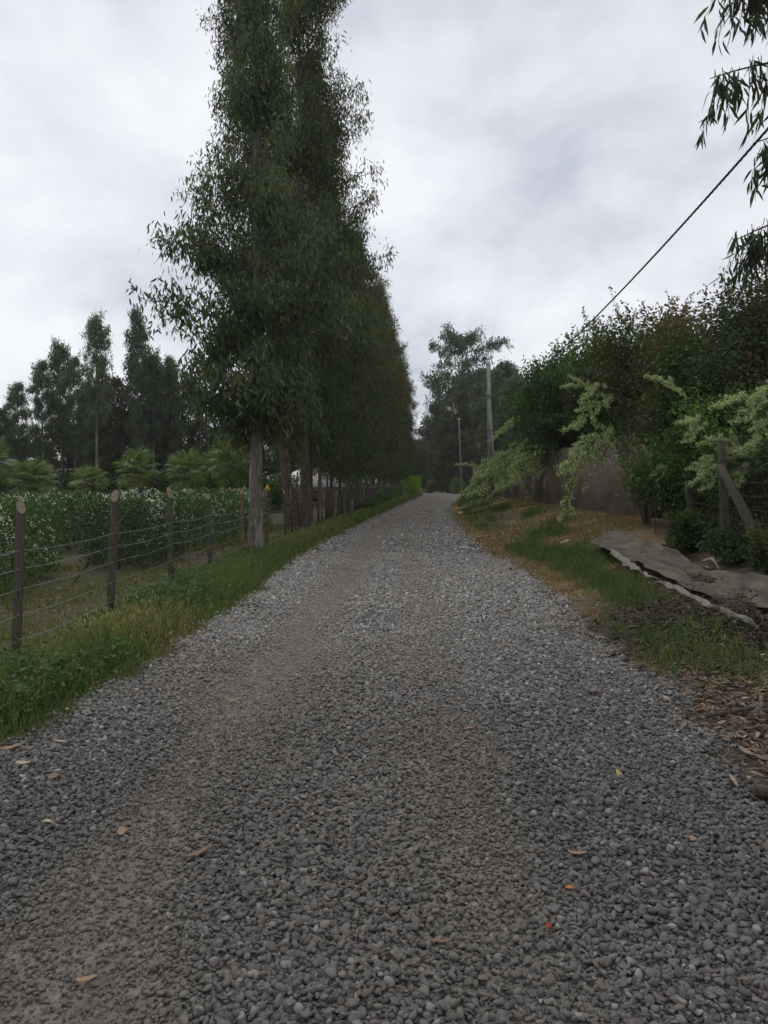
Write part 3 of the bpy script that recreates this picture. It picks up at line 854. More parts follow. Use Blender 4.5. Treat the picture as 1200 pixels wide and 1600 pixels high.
sh(1010, 17.0, 715, 0.5, 0.7, 0.0, 'thin grey twiggy bush against the foot of the end panel', 3500, 0.05, 212, (0.05, 0.05, 0.035), (0.07, 0.065, 0.05), spiky=0.6)
sh(1085, 12.6, 800, 0.55, 0.6, 0.0, 'low ivy-like shrub at the foot of the mesh fence', 9000, 0.065, 213, DG, DG2, spiky=0.2)
sh(1165, 10.9, 820, 0.5, 0.45, 0.0, 'low shrub beneath the leaning brace post', 8000, 0.06, 214, DG, DG2, spiky=0.3)
sh(1225, 9.6, 815, 0.45, 0.5, 0.0, 'leafy low bush beside the red rose', 7000, 0.055, 215, DG, DG2, spiky=0.3)
# taller dark trees behind the shrubs
for i, (px, d, py, sx, lab) in enumerate([(1000, 34, 600, 1.0, 'dark tree deep behind the end panel of the wall'), (1120, 27, 560, 0.95, 'dark tree behind the red-tipped shrub'), (1240, 22, 500, 0.9, 'dark tree at the edge behind the tall shrub'),
                                     (1060, 25, 620, 0.85, 'dark tree low behind the blossom arches'), (1190, 19.5, 580, 0.75, 'dark tree behind the mesh fence'), (900, 45, 640, 1.0, 'dark tree far behind the brownish shrub'), (1330, 17, 520, 0.8, 'dark tree beyond the mesh, outermost')]):
    x = (px - 600) / 1240 * d; g = 0.7
    copy_tree(bushy[i % 2], (x, d, g), random.uniform(0, 6.28), (sx * 0.8, sx * 0.8, (at(px, py, d)[2] - g) / 12), lab, 'dark trees behind the right-hand shrubs')

# ------------------------------------------------------------------ blossom sprays
def spray_mesh(seed, length, twigs, twig_len, density, petal, cream=(0.27, 0.295, 0.175), droop=0.18, feather=True):
    """returns (stem mesh, blossom mesh) along +X, arching"""
    r = np.random.default_rng(seed)
    sb = MB()
    pts = limb_points((0, 0, 0), (1, 0, 0.35), length, 9, droop / 3, 0.05, r)
    sb.tube(pts, np.linspace(0.010, 0.004, 10), 5, cap=False)
    P, D, L, C = [], [], [], []
    for k in range(twigs):
        u = (0.12 + 0.88 * (k + r.random()) / twigs) * 8.99; i = int(u)
        b0 = pts[i] + (pts[i + 1] - pts[i]) * (u - i)
        tdir = unit(pts[i + 1] - pts[i])
        side = np.cross(tdir, (0, 0, 1)) * (1 if k % 2 else -1)
        d = unit(tdir * 0.9 + side * 0.55 + np.array((0, 0, r.uniform(-0.3, 0.5))) + r.normal(0, 0.12, 3))
        ln = twig_len * r.uniform(0.6, 1.2) * (1.1 - 0.5 * u / 9)
        tp = limb_points(b0, d, ln, 4, 0.06, 0.06, r)
        sb.tube(tp, np.linspace(0.005, 0.002, 5), 3, cap=False)
        m = int(density * ln)
        q = (r.random(m) ** 0.8) * 3.999; j = q.astype(int)
        P.append(tp[j] + (tp[j + 1] - tp[j]) * (q - j)[:, None] + r.normal(0, 0.017, (m, 3)) + np.array((0, 0, 0.008)))
        D.append(r.normal(0, 0.6, (m, 3)) + np.array((0, 0, 0.6)))
        white = r.random(m) < 0.86
        L.append(np.where(white, petal, petal * 1.6) * r.uniform(0.7, 1.3, m))
        c = np.where(white[:, None], tint(m, cream, 0.15, 0.05, r), tint(m, (0.10, 0.15, 0.04), 0.25, 0.1, r))
        C.append(c)
    P, D, L, C = map(np.concatenate, (P, D, L, C))
    return sb.mesh('stem'), leaves_mesh('blossom', P, D, L, L * 0.75, C)
sprays = [spray_mesh(301, 1.0, 12, 0.32, 620, 0.022), spray_mesh(302, 1.3, 12, 0.28, 560, 0.022, droop=0.5), spray_mesh(303, 0.9, 7, 0.16, 520, 0.02, droop=0.7), spray_mesh(304, 0.8, 10, 0.24, 800, 0.018, droop=0.2)]
def blossom_shrub(px, d, label, items, lean_leaf=0.06, leafcol=(0.04, 0.07, 0.02)):
    """items: (variant, tip px, py, d, base px, py, d, scale)"""
    b_ = base_at(px, d)
    root = thing('blossom_shrub', b_, label, 'shrub', 'white blossoming shrubs over the wall')
    sb = MB()
    rr = np.random.default_rng(int(px))
    LP = []
    for (v, tx, ty, td, bx, by, bd) in items:
        tip, base = at(tx, ty, td), at(bx, by, bd)
        dv = tip - base; ln = np.linalg.norm(dv)
        rz = math.atan2(dv[1], dv[0]); ry = -math.atan2(dv[2], math.hypot(dv[0], dv[1]))
        sme, bme = sprays[v]
        nat = (1.0, 1.3, 0.9, 0.8)[v] * 0.93
        st = link_mesh('flowering_branch', sme, M['bark_dark'], root)
        st.location = base - np.array(b_); st.rotation_euler = (rr.uniform(-0.5, 0.5), ry + 0.16, rz); st.scale = (ln / nat,) * 3
        bo = link_mesh('blossom', bme, M['petal'], st, 'stuff')
        # cane from the root to the branch
        e = base - np.array(b_); b0 = np.array((rr.normal(0, 0.15), rr.normal(0, 0.2), -0.05))
        mid = b0 * 0.5 + e * 0.5 + np.array((0.1, 0.1, 0.35)); tt = np.linspace(0, 1, 9)[:, None]
        pts = b0 * (1 - tt) ** 2 + 2 * mid * tt * (1 - tt) + e * tt ** 2
        sb.tube(pts, np.linspace(0.011, 0.006, 9), 5, cap=False)
        for q in range(4):
            u = rr.uniform(0.6, 1); i = min(int(u * 8), 7)
            LP.append(pts[i] + (pts[i + 1] - pts[i]) * (u * 8 - i) + rr.normal(0, 0.17, (70, 3)))
    link_mesh('canes', sb.mesh('canes'), M['bark_dark'], root, 'stuff')
    LP = np.concatenate(LP)
    link_mesh('foliage', leaves_mesh('foliage', LP, rand_dirs(len(LP)), lean_leaf, lean_leaf * 0.5, tint(len(LP), leafcol, 0.3, 0.1)), M['leaf'], root, 'stuff')
    return root
blossom_shrub(1040, 19.4, 'shrub with cream blossom plumes hanging over the wall middle', [
    (3, 888, 598, 19, 925, 610, 19.4), (3, 900, 588, 19, 930, 622, 19.4), (0, 903, 640, 18.4, 968, 615, 19.3), (0, 903, 700, 18.2, 965, 662, 19.3),
    (1, 868, 748, 18.0, 940, 672, 19.2), (3, 885, 722, 18.2, 925, 700, 19.2), (3, 915, 612, 18.6, 950, 600, 19.3), (2, 925, 720, 18.0, 962, 680, 19.0)])
blossom_shrub(848, 36, 'pale blossoming shrub reaching over the verge towards the road', [
    (0, 738, 735, 35, 800, 715, 36), (0, 745, 722, 35, 805, 705, 36), (0, 755, 745, 34, 815, 722, 36), (1, 765, 712, 35, 830, 690, 36), (0, 775, 735, 34, 835, 705, 36), (3, 770, 680, 36, 808, 662, 36.5), (3, 785, 668, 36, 815, 650, 36.5),
    (1, 800, 745, 33, 850, 700, 35), (0, 735, 748, 35, 795, 728, 36), (3, 722, 722, 37, 760, 735, 37), (0, 805, 725, 33, 860, 690, 35), (1, 832, 742, 32, 870, 695, 34), (0, 790, 700, 35, 845, 672, 36)])
blossom_shrub(1225, 10.4, 'nearest shrub with dense cream flower spikes beside the mesh fence', [
    (3, 1128, 622, 10, 1192, 625, 10.3), (3, 1158, 640, 9.9, 1215, 618, 10.3), (0, 1178, 668, 9.8, 1235, 640, 10.2), (3, 1183, 608, 9.9, 1236, 600, 10.2)])
blossom_shrub(1165, 12.0, 'arching shrub with white flower clusters crossing before the posts', [
    (3, 1025, 585, 12.4, 1070, 618, 12.6), (0, 1058, 600, 12.4, 1075, 630, 12.5), (3, 1070, 652, 11.8, 1108, 665, 12.2), (3, 1073, 678, 11.8, 1100, 660, 12.2), (0, 1112, 665, 11.7, 1165, 700, 12.0), (0, 1095, 716, 11.6, 1160, 722, 12), (3, 1085, 722, 11.7, 1130, 716, 12.0),
    (3, 1135, 695, 11.6, 1180, 715, 12), (3, 1102, 750, 11.6, 1135, 725, 12), (3, 1150, 748, 11.5, 1190, 715, 12), (3, 1165, 700, 11.6, 1215, 710, 12)], leafcol=(0.05, 0.09, 0.022))
blossom_shrub(1045, 15.0, 'slender arching blossom stems against the pale end panel', [
    (2, 995, 712, 15.0, 1012, 682, 15.2), (2, 1000, 712, 15.0, 1028, 690, 15.2), (2, 1000, 766, 14.8, 1038, 722, 15.1), (3, 1022, 735, 14.8, 1045, 725, 15.1), (3, 1032, 740, 14.8, 1058, 722, 15.1), (2, 1025, 720, 14.9, 1040, 700, 15.2)], leafcol=(0.045, 0.08, 0.02))

# ------------------------------------------------------------------ panel wall
wall = thing('panel_wall', (wall_x(40), 40, 0.7), 'low brown-grey panel wall under overhanging shrubs beside the bank', 'wall')
def wall_panel(d0, d1, top=None):
    bm_ = MB()
    x0, x1 = wall_x(d0), wall_x(d1)
    L = math.hypot(x1 - x0, d1 - d0) - 0.02
    bm_.box((0, 0, 1.0), (0.06, L, 2.3), rz=-math.atan2(x1 - x0, d1 - d0))
    return bm_.mesh('panel'), ((x0 + x1) / 2, (d0 + d1) / 2)
d = 19.07
for ln in [2.03] + [3.9] * 12:
    me_, c_ = wall_panel(d, d + ln)
    o = link_mesh('panel', me_, M['panel'], wall)
    o.location = (c_[0] - wall_x(40), c_[1] - 40, 0.05 + random.uniform(-0.05, 0.03)); o.rotation_euler = (0, random.uniform(-0.012, 0.012), 0)
    q = MB(); q.tube([(0, 0, -0.5), (0, 0, 2.05)], 0.05, 8)
    o = link_mesh('post', q.mesh('post'), M['post'], wall); o.location = (wall_x(d) - wall_x(40) + 0.11, d - 40, 0.0)
    d += ln

# mesh fence with brace, right
mf = thing('mesh_fence', (4.9, 11.3, 0.55), 'old wire mesh fence with leaning brace post beneath the blossom', 'fence')
def mfp(name, a_, b_, r0, r1, mat='bark_dark'):
    q = MB(); n_ = 6; tt = np.linspace(0, 1, n_)[:, None]
    P = a_ * (1 - tt) + b_ * tt + rng.normal(0, 0.008, (n_, 3)) - np.array((4.9, 11.3, 0.55))
    q.tube(P, np.linspace(r0, r1, n_), 9)
    return link_mesh(name, q.mesh(name, True), M[mat], mf)
mfp('post', at(1136, 885, 11.5), at(1126, 690, 11.5), 0.07, 0.06, 'post')
mfp('post', at(1082, 838, 14), at(1075, 752, 14), 0.07, 0.06, 'post')
mfp('brace', at(1212, 905, 10.1), at(1126, 728, 11.35), 0.075, 0.06, 'post')
mfp('post', at(1262, 930, 8.8), at(1255, 640, 8.8), 0.07, 0.06, 'post')
for k in range(10):
    z = 0.75 + k * 0.17
    a_, b_ = at(1128, 760, 11.5), at(1258, 760, 8.8); c_ = at(1075, 760, 14)
    for v in (a_, b_, c_): v[2] = z + 0.02 * random.uniform(-1, 1)
    q = MB(); q.tube(np.array([c_, a_, b_]) - np.array((4.9, 11.3, 0.55)), 0.004, 4)
    link_mesh('wire', q.mesh('wire'), M['post'], mf)
q = MB()
for u in np.linspace(0.03, 0.98, 34):
    a_, b_ = at(1128, 760, 11.5), at(1258, 760, 8.8); v = a_ * (1 - u) + b_ * u - np.array((4.9, 11.3, 0.55))
    q.tube([(v[0], v[1], 0.15), (v[0], v[1], 1.75)], 0.0025, 3)
link_mesh('wire_mesh', q.mesh('wire_mesh'), M['post'], mf, 'stuff')

# shade cloth lying along the bank and pale strip below
def ribbon(name, up, lo, label, cat, mat, sag=0.05, n=110, rows=22, seed=1, thick=0.006):
    r = np.random.default_rng(seed)
    up, lo = np.array(up, float), np.array(lo, float)
    s = np.linspace(0, 1, n)
    def along(P):
        k = np.concatenate([[0], np.cumsum(np.linalg.norm(np.diff(P, axis=0), axis=1))]); k /= k[-1]
        return np.stack([np.interp(s, k, P[:, i]) for i in range(3)], -1)
    A, B = along(up), along(lo)
    v = np.linspace(0, 1, rows)
    Pn = A[:, None] * (1 - v)[None, :, None] + B[:, None] * v[None, :, None]
    ss, vv = np.meshgrid(s * 8, v * 2, indexing='ij')
    Pn[..., 2] += sag * (fbm(ss * 1.1 + vv * 1.4, vv * 2.5, seed, 3) - 0.5) * 2.2 - sag * 0.8 * np.sin(np.pi * v)[None] + 0.006 * np.sin(ss * 9 + vv * 14)
    Pn[..., 2] += sag * 3.0 * (fbm(ss * 0.55 + vv * 0.3, vv * 3.2 + ss * 0.25, seed + 9, 2) - 0.5)
    Pn[..., 2] += sag * 1.3 * (np.abs(fbm(ss * 1.6 + vv * 2.2, vv * 2.0 - ss * 0.4, seed + 21, 3) - 0.5) * 2 - 0.3)
    edge_ = (fbm(ss * 2.2, vv * 0 + 3, seed + 12, 3) - 0.5) * 0.22
    Pn[..., 0] += edge_ * np.where(v < 0.5, 1 - 2 * v, 2 * v - 1)[None] * np.where(v < 0.5, 1, -1)[None]
    Pn[..., 0] += 0.04 * (fbm(ss * 2, vv * 2, seed + 4) - 0.5)
    base = Pn.reshape(-1, 3)
    o0 = base.mean(0); o0[2] = base[:, 2].min()
    i0 = (np.arange(n - 1)[:, None] * rows + np.arange(rows - 1)[None]).ravel()
    F = np.stack([i0, i0 + 1, i0 + rows + 1, i0 + rows], -1)
    o = link_mesh(name, np_mesh(name, base - o0, F, np.ones((len(base), 3)), True), M[mat], loc=o0)
    md = o.modifiers.new('thickness', 'SOLIDIFY'); md.thickness = thick
    return tag(o, label, cat)
ribbon('shade_cloth', [at(938, 832, 16.2), at(985, 836, 14.8), at(1040, 856, 12.6), at(1080, 878, 11.2), at(1100, 892, 10.6), at(1150, 893, 9.8), at(1215, 903, 8.6), at(1300, 925, 7.6)],
       [at(925, 846, 15.2), at(975, 873, 12.6), at(1030, 893, 10.8), at(1085, 921, 9.6), at(1140, 938, 8.9), at(1210, 950, 7.9), at(1300, 985, 6.9)],
       'long crumpled beige shade cloth slumped along the bank below the shrubs', 'cloth', 'cloth', 0.035)
ribbon('edging_strip', [at(955, 857, 13.4), at(985, 876, 12), at(1020, 899, 10.2), at(1060, 915, 9.2), at(1100, 936, 8.4), at(1150, 957, 7.7), at(1182, 968, 7.3)],
       [at(952, 866, 13.2), at(980, 884, 11.8), at(1018, 906, 10.1), at(1058, 923, 9.1), at(1098, 945, 8.3), at(1148, 968, 7.6), at(1180, 982, 7.2)],
       'narrow pale strip of torn sheeting lying below the shade cloth', 'sheeting', 'strip', 0.022, 120, 5, 3, 0.003)
# frayed end of cloth with a bent tie
q = MB()
pts = np.array([at(1097, 877, 10.6), at(1112, 873, 10.5), at(1118, 879, 10.4), at(1125, 893, 10.3)])
q.tube(pts - pts[0], [0.02, 0.02, 0.016, 0.02], 6)
tag(link_mesh('torn_tie', q.mesh('torn_tie', True), M['strip'], loc=pts[0]), 'bent pale rag tie standing up from the crumpled shade cloth', 'rag')

# ------------------------------------------------------------------ left fence
fence = thing('wire_fence', (-3.2, 6.8, 0), 'long barbed wire fence on round wooden posts beside the grassy verge', 'fence')
def slant_post(r0, h, slant=0.075, sides=12):
    bm_ = MB()
    a = np.arange(sides) / sides * 2 * math.pi
    rows = []
    for z in (-0.3, 0.0, h * 0.33, h * 0.66, h):
        x, y = r0 * np.cos(a), r0 * np.sin(a)
        zz_ = np.full(sides, z) if z < h else h - slant * 0.5 + slant * (-(np.cos(a) * 0.55) - np.sin(a) * -0.8) * 1.0
        j = random.uniform(-0.004, 0.004)
        rows.append(np.stack([x * (1.02 - 0.06 * z / h) + j, y * (1.02 - 0.06 * z / h), zz_], -1))
    V = np.concatenate(rows)
    F = [[i * sides + k, i * sides + (k + 1) % sides, (i + 1) * sides + (k + 1) % sides, (i + 1) * sides + k] for i in range(4) for k in range(sides)]
    bm_.add(V, F)
    side = bm_.mesh('post', True)
    top = MB(); top.add(V[-sides:] * np.array((0.97, 0.97, 1)) + np.array((0, 0, 0.002)), [list(range(sides))])
    return side, top.mesh('cut_top')
pv = [slant_post(0.048, 1.4), slant_post(0.044, 1.42, 0.09), slant_post(0.042, 1.38, 0.06)]
post_d = [1.6, 4.25] + [6.84, 9.23, 11.9, 14.5, 17.3, 20.3, 23.4]
while post_d[-1] < 118: post_d.append(post_d[-1] + random.uniform(2.4, 3.0))
for i, d in enumerate(post_d):
    x = float(fence_x(d))
    side, top = pv[i % 3]
    o = link_mesh('post', side, None, fence)
    pale = i in (6, 7, 10, 13)
    if not side.materials: side.materials.append(M['post'])
    if pale:
        o.material_slots[0].link = 'OBJECT'; o.material_slots[0].material = M['post_pale']
    o.location = (x + 3.2, d - 6.8, float(gz(x, d)) - 0.02)
    o.rotation_euler = (random.uniform(-0.045, 0.045), random.uniform(-0.045, 0.045), random.uniform(-0.6, 0.6)); o.scale = (1, 1, random.uniform(0.96, 1.03))
    c_ = link_mesh('cut_top', top, M['cut'], o)
# thin stakes along the crowded part
stk = MB(); stk.tube([(0, 0, -0.2), (0.01, 0, 0.5), (0, 0.01, 1.0), (0.01, 0, 1.5)], [0.03, 0.03, 0.027, 0.022], 7)
stk = stk.mesh('stake', True)
d = 24.6
while d < 116:
    x = float(fence_x(d)) + random.uniform(-0.12, 0.05)
    o = link_mesh('stake', stk, M['post'], fence)
    if random.random() < 0.35:
        o.material_slots[0].link = 'OBJECT'; o.material_slots[0].material = M['post_pale']
    elif random.random() < 0.5:
        o.material_slots[0].link = 'OBJECT'; o.material_slots[0].material = M['bark_red']
    s = random.uniform(0.8, 1.25)
    o.location = (x + 3.2, d - 6.8, float(gz(x, d))); o.scale = (s * 1.2, s * 1.2, random.uniform(0.8, 1.35))
    o.rotation_euler = (random.uniform(-0.06, 0.06), random.uniform(-0.06, 0.06), 0)
    d += random.uniform(0.45, 0.95) * (1 if d > 36 else 1.8)
for k, z in enumerate((1.02, 0.86, 0.69, 0.46, 0.24)):
    q = MB()
    P = []
    for a_, b_ in zip(post_d[:-1], post_d[1:]):
        for u in (0, 0.25, 0.5, 0.75):
            d = a_ + (b_ - a_) * u
            P.append((float(fence_x(d)) + 0.05 + 3.2, d - 6.8, z - 0.028 * math.sin(math.pi * u) + random.uniform(-0.008, 0.008)))
    q.tube(P, 0.0023, 4, cap=False)
    d = 2.0
    while d < 20:
        x = float(fence_x(d)) + 0.05 + 3.2
        zz_ = np.interp(d - 6.8, [p[1] for p in P], [p[2] for p in P])
        for s in range(2):
            v = rand_dirs(1)[0] * 0.018
            c_ = np.array((x, d - 6.8 + s * 0.012, zz_)); q.tube([c_ - v, c_ + v], 0.0014, 3)
        d += 0.13
    link_mesh('barbed_wire' if k < 4 else 'plain_wire', q.mesh('barbed_wire'), M['wire'], fence)
# guy cable behind the fence
q = MB(); a_, b_ = at(118, 907, 12.6), at(226, 764, 15.2)
q.tube([a_ - a_, b_ - a_], 0.011, 6)
tag(link_mesh('guy_cable', q.mesh('guy_cable'), M['cable'], loc=a_), 'dark slanting stay cable in front of the flowering hedge', 'cable')

# ------------------------------------------------------------------ flowering hedge rows
def hedge(x0, d0, x1, d1, w, h, label, n, seed, flowers=0.16, leaf=0.055):
    r = np.random.default_rng(seed)
    L = math.hypot(x1 - x0, d1 - d0)
    root = thing('flowering_hedge', ((x0 + x1) / 2, (d0 + d1) / 2, float(gz((x0 + x1) / 2, (d0 + d1) / 2)) - 0.02), label, 'hedge', 'white flowering hedge rows in the orchard', -math.atan2(x1 - x0, d1 - d0))
    # surface-biased box volume with a lumpy outline
    u = r.uniform(-L / 2, L / 2, n); a = r.uniform(-0.25, math.pi + 0.25, n)
    lump = 0.82 + 0.36 * fbm(u * 1.6 + seed, a * 2.2, seed, 3)
    depth = 1 - 0.4 * r.random(n) ** 2.2
    ca, sa = np.cos(a), np.sin(a)
    ex = np.sign(ca) * np.abs(ca) ** 0.55; ez = np.sign(sa) * np.abs(sa) ** 0.5
    endt = 1 - np.clip((np.abs(u) - L / 2 + 0.3) / 0.3, 0, 1) ** 2 * 0.25
    x = ex * w / 2 * depth * lump * endt
    z = h * (0.36 + 0.64 * ez * depth * (0.9 + 0.1 * lump) * endt)
    z = z * (0.92 + 0.16 * fbm(u * 1.1 + seed, u * 0 + 2, seed + 8, 3))
    low = r.random(n) < 0.30
    z = np.where(low, r.uniform(0.08, 0.5, n) * h, z)
    # end caps
    cap = r.random(n) < min(0.3, 0.6 * w / L)
    uc = (L / 2 - 0.12 * r.random(n)) * np.sign(r.random(n) - 0.5)
    u = np.where(cap, uc, u); x = np.where(cap, r.uniform(-w / 2, w / 2, n) * 0.95, x); z = np.where(cap, r.uniform(0.08, 0.97, n) * h, z)
    P = np.stack([x, u, np.maximum(z, 0.03)], -1) + r.normal(0, 0.035, (n, 3))
    D = unit(np.stack([x, u * 0.1, z - h * 0.4], -1)) + r.normal(0, 0.7, (n, 3))
    c = tint(n, (0.030, 0.050, 0.017), 0.35, 0.1, r)
    link_mesh('foliage', leaves_mesh('foliage', P, D, leaf * r.uniform(0.6, 1.3, n), leaf * 0.5, c), M['leaf'], root, 'stuff')
    # clusters of small white flowers on the outside
    m = int(n * flowers / 6.0)
    pick = r.choice(n, m * 4, replace=False)
    ok = (P[pick, 2] > (0.25 + 0.5 * r.random(len(pick))) * h) & ((fbm(P[pick, 1] * 1.3, P[pick, 2] * 2.2 + P[pick, 0], seed + 3) > 0.42)) & ~cap[pick] & (np.abs(P[pick, 1]) < L / 2 - 0.4)
    pick = pick[ok][:m]
    ax_ = P[pick] * np.array((1, 0, 1)) - np.array((0, 0, h * 0.5)); cen = P[pick] + unit(ax_) * 0.06
    k = 6
    FP = np.repeat(cen, k, 0) + r.normal(0, 0.02, (len(cen) * k, 3))
    link_mesh('flowers', leaves_mesh('flowers', FP, rand_dirs(len(FP), r), 0.027 * r.uniform(0.7, 1.3, len(FP)), 0.022, tint(len(FP), (0.46, 0.47, 0.40), 0.2, 0.03, r)), M['petal'], root, 'stuff')
    q = MB()
    for j in range(int(L / 0.5)):
        yy = -L / 2 + 0.3 + j * 0.5
        q.tube(limb_points((r.normal(0, 0.08), yy, -0.1), (0, 0, 1), h * 0.8, 4, 0, 0.1, r), np.linspace(0.03, 0.012, 5), 5, cap=False)
    link_mesh('stems', q.mesh('stems'), M['bark_dark'], root, 'stuff')
    return root
hedge(-6.3, 6.6, -6.4, 14.0, 1.5, 1.34, 'nearest long flowering hedge, behind the first fence posts', 26000, 401)
hedge(-5.05, 14.7, -5.0, 17.4, 1.2, 1.40, 'short flowering hedge whose dark end faces the second gap of the fence', 14000, 402)
hedge(-4.75, 18.6, -4.7, 29, 1.3, 1.42, 'flowering hedge ending darkly behind the fourth fence post', 20000, 403)
hedge(-9.0, 10.5, -8.6, 24, 1.7, 1.32, 'second rank flowering hedge, its white top above the nearest one', 18000, 404, 0.2, 0.075)
hedge(-11.8, 13.5, -11.2, 28, 1.8, 1.33, 'third rank flowering hedge glimpsed over the others towards the palms', 14000, 405, 0.2, 0.085)
hedge(-6.9, 18.5, -6.6, 32, 1.6, 1.36, 'flowering hedge in the second rank behind the nearest gum trunk', 16000, 406, 0.2, 0.075)

# ------------------------------------------------------------------ fan palms
def frond_mesh(seed, L=0.9):
    r = np.random.default_rng(seed)
    q = MB()
    stalk = limb_points((0, 0, 0), (1, 0, 0.55), L * 0.75, 4, 0.07, 0.02, r)
    q.tube(stalk, np.linspace(0.018, 0.010, 5), 4, cap=False, col=(0.10, 0.13, 0.045))
    hub = stalk[-1]; ax = unit(stalk[-1] - stalk[-2])
    side = np.cross((0, 0, 1), ax); upv = np.cross(ax, side)
    nl = 30
    for k in range(nl):
        a = (k / (nl - 1) - 0.5) * 2 * R(125)
        d = ax * math.cos(a) + side * math.sin(a)
        ln = L * 0.72 * (0.72 + 0.28 * math.cos(a * 0.8)) * r.uniform(0.9, 1.08)
        w = 0.017
        s_ = unit(np.cross(d, upv)); tipd = unit(d - upv * r.uniform(0.5, 1.3))
        m1 = hub + d * ln * 0.55 + upv * 0.02; m2 = m1 + tipd * ln * 0.45
        c = tint(1, (0.080, 0.104, 0.036), 0.3, 0.08, r)[0]
        q.add([hub, m1 - s_ * w, m1 + s_ * w, m2], [(0, 2, 1), (1, 2, 3)], c)
    return q.mesh('frond')
fm = [frond_mesh(501), frond_mesh(502), frond_mesh(503)]
def palm(px, py, d, label, s=1.0, nf=38, first=None):
    c = at(px, py, d); g = -0.1
    h = c[2] - g
    root = thing('fan_palm', (c[0], d, g), label, 'palm', 'fan palms behind the flowering hedges')
    q = MB(); P = np.array([(0, 0, -0.2), (0.02, 0, 0.1), (0, 0.02, h * 0.5), (0, 0, h)])
    q.tube(P, [0.24, 0.2, 0.16, 0.15], 10)
    for k in range(40):   # stubs of old stalks
        a, z = random.uniform(0, 6.28), random.uniform(0.2, 1) * h
        b0 = np.array((0.15 * math.cos(a), 0.15 * math.sin(a), z)); q.tube([b0, b0 + np.array((0.09 * math.cos(a), 0.09 * math.sin(a), 0.09))], [0.022, 0.01], 4)
    link_mesh('trunk', q.mesh('trunk'), M['bark_red'], root)
    for k in range(nf):
        o = link_mesh('frond', fm[k % 3], M['leaf'], root)
        t_ = (k + 0.5) / nf
        o.location = (0, 0, h - 0.25 + 0.3 * (1 - t_))
        el = R(85) - R(125) * t_ + random.uniform(-0.15, 0.15)
        o.rotation_euler = (random.uniform(-0.3, 0.3), -(el - 0.5), k * 2.39996 + random.uniform(-0.2, 0.2))
        o.scale = (0.82 * s * random.uniform(0.85, 1.1),) * 3
    return root
palm(50, 752, 31, 'large rounded fan palm at the outer end of the palm row', 1.15)
palm(140, 757, 31.5, 'low fan palm between the large rounded one and the upright one', 0.95)
palm(213, 735, 32, 'upright fan palm with shaggy brown trunk showing', 1.0)
palm(292, 738, 32.5, 'fan palm with drooping fronds and reddish trunk, nearest the gum row', 1.05)
palm(357, 718, 34, 'half hidden fan palm just beside the grey gum trunk', 1.15)
palm(-12, 722, 31, 'outermost fan palm with only its near fronds in sight', 1.0)

# undergrowth behind palms
for i, (px, d, py, rx, c1, c2, lab) in enumerate([
    (20, 40, 745, 3.0, (0.012,0.018,0.008), DG, 'dark undergrowth bush behind the large rounded palm'), (110, 42, 735, 3.0, (0.012,0.018,0.008), DG, 'dark undergrowth bush between the outer palms'), (190, 42, 730, 2.8, (0.012,0.018,0.008), DG, 'dark undergrowth bush behind the upright palm'),
    (262, 42, 725, 2.6, DG, DG, 'undergrowth bush behind the drooping palm'), (330, 44, 700, 2.2, GR, GR2, 'brighter green bush beside the grey gum trunk'), (395, 46, 705, 2.2, GR, DG2, 'green bush behind the yellow warning triangle'),
    (318, 36, 768, 0.8, GR2, GR, 'small bright bush at the hedge foot beside the palms')]):
    b_ = base_at(px, d); top = at(px, py, d)[2] - b_[2]
    shrub('undergrowth_bush', b_, lab, (rx, rx * 0.7, top / 2), 5000, 0.17, 600 + i, c1, c2, group='undergrowth bushes beyond the fence', lumps=10, stems=4)
for i, (d, off, hh, lab) in enumerate([(50, 9, 1.6, 'dark bush beyond the shed end of the gum row'), (64, 8, 1.8, 'dark bush behind the middle stakes of the gum row'), (78, 8, 2.0, 'dark bush behind the far stakes of the gum row'), (95, 8, 2.2, 'dark bush behind the last stakes before the clipped hedge'), (112, 7, 2.3, 'dark bush behind the clipped hedge')]):
    shrub('undergrowth_bush', (float(fence_x(d)) - off + 4, d, -0.1), lab, (2.6, 3.0, hh / 2 + 0.3), 5000, 0.17, 680 + i, DG, DG2, group='undergrowth bushes beyond the fence', lumps=10, stems=4)
b_ = base_at(343, 37); o = shrub('clipped_bush', b_, 'yellow-green clipped bush with orange tips behind the hedge', (0.62, 0.5, (at(343, 763, 37)[2] - b_[2]) / 2), 3500, 0.08, 640, (0.11, 0.12, 0.015), (0.16, 0.10, 0.02), box=True, lumps=8, stems=3, top_col=(0.4, 0.15, 0.03), spiky=0.15)

